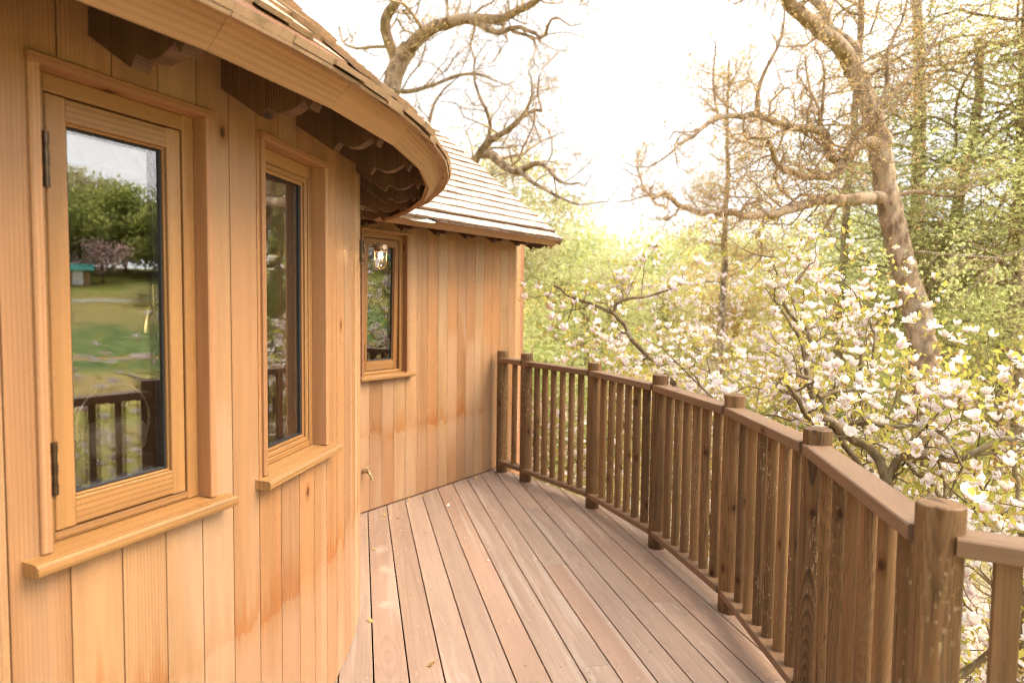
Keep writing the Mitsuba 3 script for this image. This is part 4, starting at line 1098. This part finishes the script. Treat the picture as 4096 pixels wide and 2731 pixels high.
def magnolia(label, limbs, seed, level=3, L=.75, every=.28, bl=.6, lf=2.2, size=1., cap=297, dens=None, cut=None):
    rng = np.random.default_rng(seed); key = tree_thing('magnolia_tree', label); W, tw, tips = [], [], []
    for pts, r0, r1, ram in limbs:
        n = max(8, int(np.linalg.norm(np.diff(np.array(pts), axis=0), axis=1).sum() / .07))
        q = smooth_line(pts, n, rng, .006); W.append(tube(q, np.linspace(r0, r1, n), 9))
        if ram: ramify(rng, tw, tips, q, r0 * .6, r1, level, L * ram, every, .30, .07, .58, .18, 1.15, 1., (6, 5, 4, 3), False)
    keep = lambda m: m[0]
    obj(key + '__trunk', merge(W), 'magbark', True)
    def clear(p): return (np.hypot(p[..., 0] + 3.2, p[..., 1] - 3.65) > 5.33) & (p[..., 2] > -2.3)
    tw = [m for m in tw if clear(m[0]).all()]
    tag(obj(key + '__twigs', merge(tw), 'magbark', True), kind='stuff')
    tips = np.array([p for p in tips if clear(p)])
    if cut is not None: tips = tips[[bool(cut(p)) for p in tips]]
    tips = tips[rng.permutation(len(tips))]
    B = []
    for p in tips:
        if rng.random() < bl: B.append(p)
    B = np.array(B); d = np.linalg.norm(B - EYE, axis=1); front = (B @ FWD > 0)
    order = np.argsort(d)
    restb, restl = [], []; nbk = 0
    for k in order:
        p = B[k]; dirn = norm(np.array([0, 0, 1.]) + rng.normal(0, .42, 3)); a, b, c = basis(dirn, rng.uniform(0, 6.3)); s = size * rng.uniform(.7, 1.35); v = rng.choice(len(BL), p=[.22, .2, .08, .05, .05, .18, .06, .16])
        if nbk < cap:
            kk = numbered(key + '__blossom'); M = np.eye(4); M[:3, :3] = np.stack([a, b, c], 1) * s; M[:3, 3] = p
            scene[kk] = {**BLP[v], 'to_world': T(M.tolist())}; nbk += 1
        else:
            restb.append((BL[v][0] * s @ np.stack([a, b, c]) + p, BL[v][1], BL[v][2]))
    n = len(tips); nl = 0
    LP = np.repeat(tips, max(1, int(lf)), 0) + rng.normal(0, .02, (n * max(1, int(lf)), 3))
    LP = LP[np.argsort(np.linalg.norm(LP - EYE, axis=1))]
    for p in LP:
        dirn = norm(rng.normal(0, .6, 3) + [0, 0, .55]); x = norm(np.cross(dirn, rng.normal(0, 1, 3))); c = np.cross(x, dirn); s = size * rng.uniform(.6, 1.25); v = rng.integers(len(LF))
        if nl < cap:
            kk = numbered(key + '__leaf'); M = np.eye(4); M[:3, :3] = np.stack([x, dirn, c], 1) * s; M[:3, 3] = p
            scene[kk] = {**LFP[v], 'to_world': T(M.tolist())}; nl += 1
        else:
            restl.append((LF[v][0] * s @ np.stack([x, dirn, c]) + p, LF[v][1], LF[v][2]))
    if restb: tag(obj(key + '__blossom_mass', merge(restb), 'petal', True), kind='stuff')
    if restl: tag(obj(key + '__leaf_mass', merge(restl), 'leafmag', True), kind='stuff')
    print(key, 'tips', n, 'blossoms', len(B), 'leaves', len(LP))
    return key


magnolia('white magnolia whose slanting branch rises behind the far railing posts', [
    ([[3.1, 5.0, -2.7], [3.0, 5.05, -1.2], [2.84, 5.12, -.1], [2.72, 5.15, .5], [2.58, 5.22, .88], [2.45, 5.32, 1.08], [2.33, 5.42, 1.2], [2.24, 5.52, 1.36], [2.17, 5.62, 1.48], [2.1, 5.74, 1.54], [2.0, 5.86, 1.58], [1.9, 5.98, 1.63], [1.84, 6.08, 1.68], [1.78, 6.18, 1.74]], .055, .012, .6),
    ([[2.16, 5.64, 1.49], [2.2, 5.62, 1.6], [2.33, 5.55, 1.63], [2.47, 5.48, 1.67], [2.62, 5.4, 1.72], [2.68, 5.34, 1.78]], .018, .006, .45),
    ([[2.22, 5.62, 1.58], [2.24, 5.66, 1.68], [2.2, 5.72, 1.78]], .010, .005, .4),
    ([[2.9, 5.1, -.4], [2.6, 5.6, .1], [2.4, 6.1, .5], [2.3, 6.6, .8]], .03, .01, .9),
    ([[2.95, 5.08, -.8], [3.2, 5.6, .0], [3.35, 6.0, .7], [3.4, 6.3, 1.1]], .035, .01, 1.0),
    ([[2.95, 5.05, -1.0], [2.6, 5.3, -.6], [2.3, 5.5, -.3], [2.2, 5.9, .1]], .03, .01, 1.0),
    ([[2.85, 5.1, -.2], [3.3, 5.0, .5], [3.6, 5.0, .95], [3.8, 5.05, 1.3]], .03, .01, .9)],
    61, 3, .80, .19, .60, 3, .70, cut=lambda p: not (p[0] < 2.25 and p[2] > 1.88))
magnolia('large spreading white magnolia filling the view over the right railing', [
    ([[3.3, 3.1, -2.7], [3.1, 3.05, -1.4], [2.85, 3.0, -.3], [2.72, 3.02, .51], [2.73, 3.08, .69], [2.74, 3.14, .77], [2.71, 3.2, .82], [2.65, 3.27, .87], [2.6, 3.33, .94], [2.49, 3.41, .95]], .06, .022, .4),
    ([[2.6, 3.33, .92], [2.7, 3.46, .91], [2.67, 3.55, 1.05], [2.66, 3.62, 1.15], [2.67, 3.69, 1.26], [2.69, 3.77, 1.38], [2.66, 3.84, 1.47]], .026, .010, .55),
    ([[2.66, 3.6, 1.12], [2.58, 3.64, 1.17], [2.55, 3.68, 1.16], [2.48, 3.73, 1.06]], .014, .008, .4),
    ([[2.74, 3.07, .67], [2.8, 3.0, .81], [2.81, 2.95, .82], [2.88, 2.9, .82], [2.97, 2.85, .82], [3.1, 2.79, .9], [3.23, 2.73, .94], [3.5, 2.6, 1.0]], .022, .009, .7),
    ([[2.81, 3.3, .3], [2.85, 3.6, .8], [2.81, 3.87, 1.22], [2.85, 3.91, 1.42], [2.70, 3.98, 1.59], [2.74, 4.02, 1.73], [2.69, 4.07, 1.8], [2.71, 4.1, 1.89], [2.63, 4.16, 1.92]], .024, .006, .45),
    ([[2.70, 3.95, 1.66], [2.78, 3.91, 1.79], [2.86, 3.9, 1.87]], .01, .005, .4),
    ([[2.65, 3.27, .87], [2.65, 3.2, .95], [2.73, 3.11, .95], [2.86, 3.02, .98], [2.89, 2.94, .97], [2.93, 2.86, .89], [2.93, 2.79, .8]], .016, .007, .6),
    ([[2.95, 2.8, -.3], [2.93, 2.77, .52], [2.89, 2.86, .62], [2.88, 2.95, .69], [2.84, 3.04, .76], [2.84, 3.12, .79]], .02, .008, .6),
    ([[2.62, 3.49, 1.06], [2.7, 3.51, 1.07], [2.87, 3.52, 1.09], [3.01, 3.54, 1.17], [3.05, 3.58, 1.25], [3.11, 3.62, 1.38], [3.1, 3.67, 1.5], [3.07, 3.73, 1.62]], .014, .006, .5),
    ([[3.2, 3.1, -1.9], [2.9, 3.5, -.8], [2.7, 3.9, .0], [2.62, 4.25, .5], [2.6, 4.5, .8]], .035, .012, 1.0),
    ([[3.25, 3.1, -2.2], [3.2, 2.6, -1.0], [2.9, 2.2, -.1], [2.75, 1.95, .3], [2.7, 1.7, .45]], .035, .012, 1.0),
    ([[3.2, 3.1, -1.8], [3.6, 3.0, -.6], [3.7, 3.1, .2], [3.8, 3.3, .8]], .035, .012, 1.0),
    ([[3.2, 3.1, -1.6], [3.4, 3.6, -.6], [3.5, 4.0, .2], [3.6, 4.3, .9], [3.65, 4.4, 1.3]], .035, .012, .95),
    ([[3.3, 3.0, -2.2], [2.7, 2.8, -1.5], [2.45, 2.6, -.8], [2.4, 2.3, -.4], [2.45, 2.0, -.1]], .03, .012, 1.0),
    ([[3.3, 3.0, -2.3], [2.8, 3.4, -1.6], [2.5, 3.7, -.9], [2.45, 4.0, -.4], [2.45, 4.3, 0]], .03, .012, 1.0)],
    62, 3, .95, .165, .58, 3, .55)

# ------------------------------------------------------------------ fallen petals and crumbs on the deck
rng = np.random.default_rng(15)
GP = 'fallen magnolia petals on the deck'
spots = [(.17, 5.02), (.26, 4.98), (.10, 4.35), (.66, 5.18), (.36, 5.38), (.47, 5.46), (.93, 5.80), (1.02, 5.93), (.06, 3.35), (.28, 2.9), (.42, 4.62), (.78, 4.05)]
spots.sort(key=lambda a: -a[1])
for k, (x, y) in enumerate(spots):
    V, F, U = leaf_mesh(rng, rng.uniform(.03, .05)); V = V * [1.1, 1, -1.]; a = rng.uniform(0, 6.3)
    m = place((V, F, U + [3.0, 0]), np.array([x, y, .004]), np.array([math.cos(a), math.sin(a), 0]), np.array([-math.sin(a), math.cos(a), .1]), Z)
    br = k not in (4, 9, 12)
    tag(obj('fallen_petal', m, 'leafbronze' if br else 'petal', True), f'{"brown" if br else "pale"} fallen petal on the deck boards, {ORD[k]} petal from the far hut wall', 'petal', GP)
n = 420; x = rng.uniform(-.1, 1.75, n); y = rng.uniform(1.6, 5.9, n)
ok = (np.hypot(x + 3.2, y - 3.65) > 3.22) & (np.hypot(x + 3.2, y - 3.65) < 5.05) & ((x - WA[0]) * N1[0] + (y - WA[1]) * N1[1] > .03)
cs = np.c_[x, y, np.full(n, .003)][ok]
m = leaves(rng, cs, 1, (.0, .0, .0), .011, 6.)
tag(obj('leaf_litter', m, 'leafbronze'), 'tiny rust brown bud scales scattered over the deck boards', kind='stuff')
# twigs and stray things seen in the mirror panes need nothing further
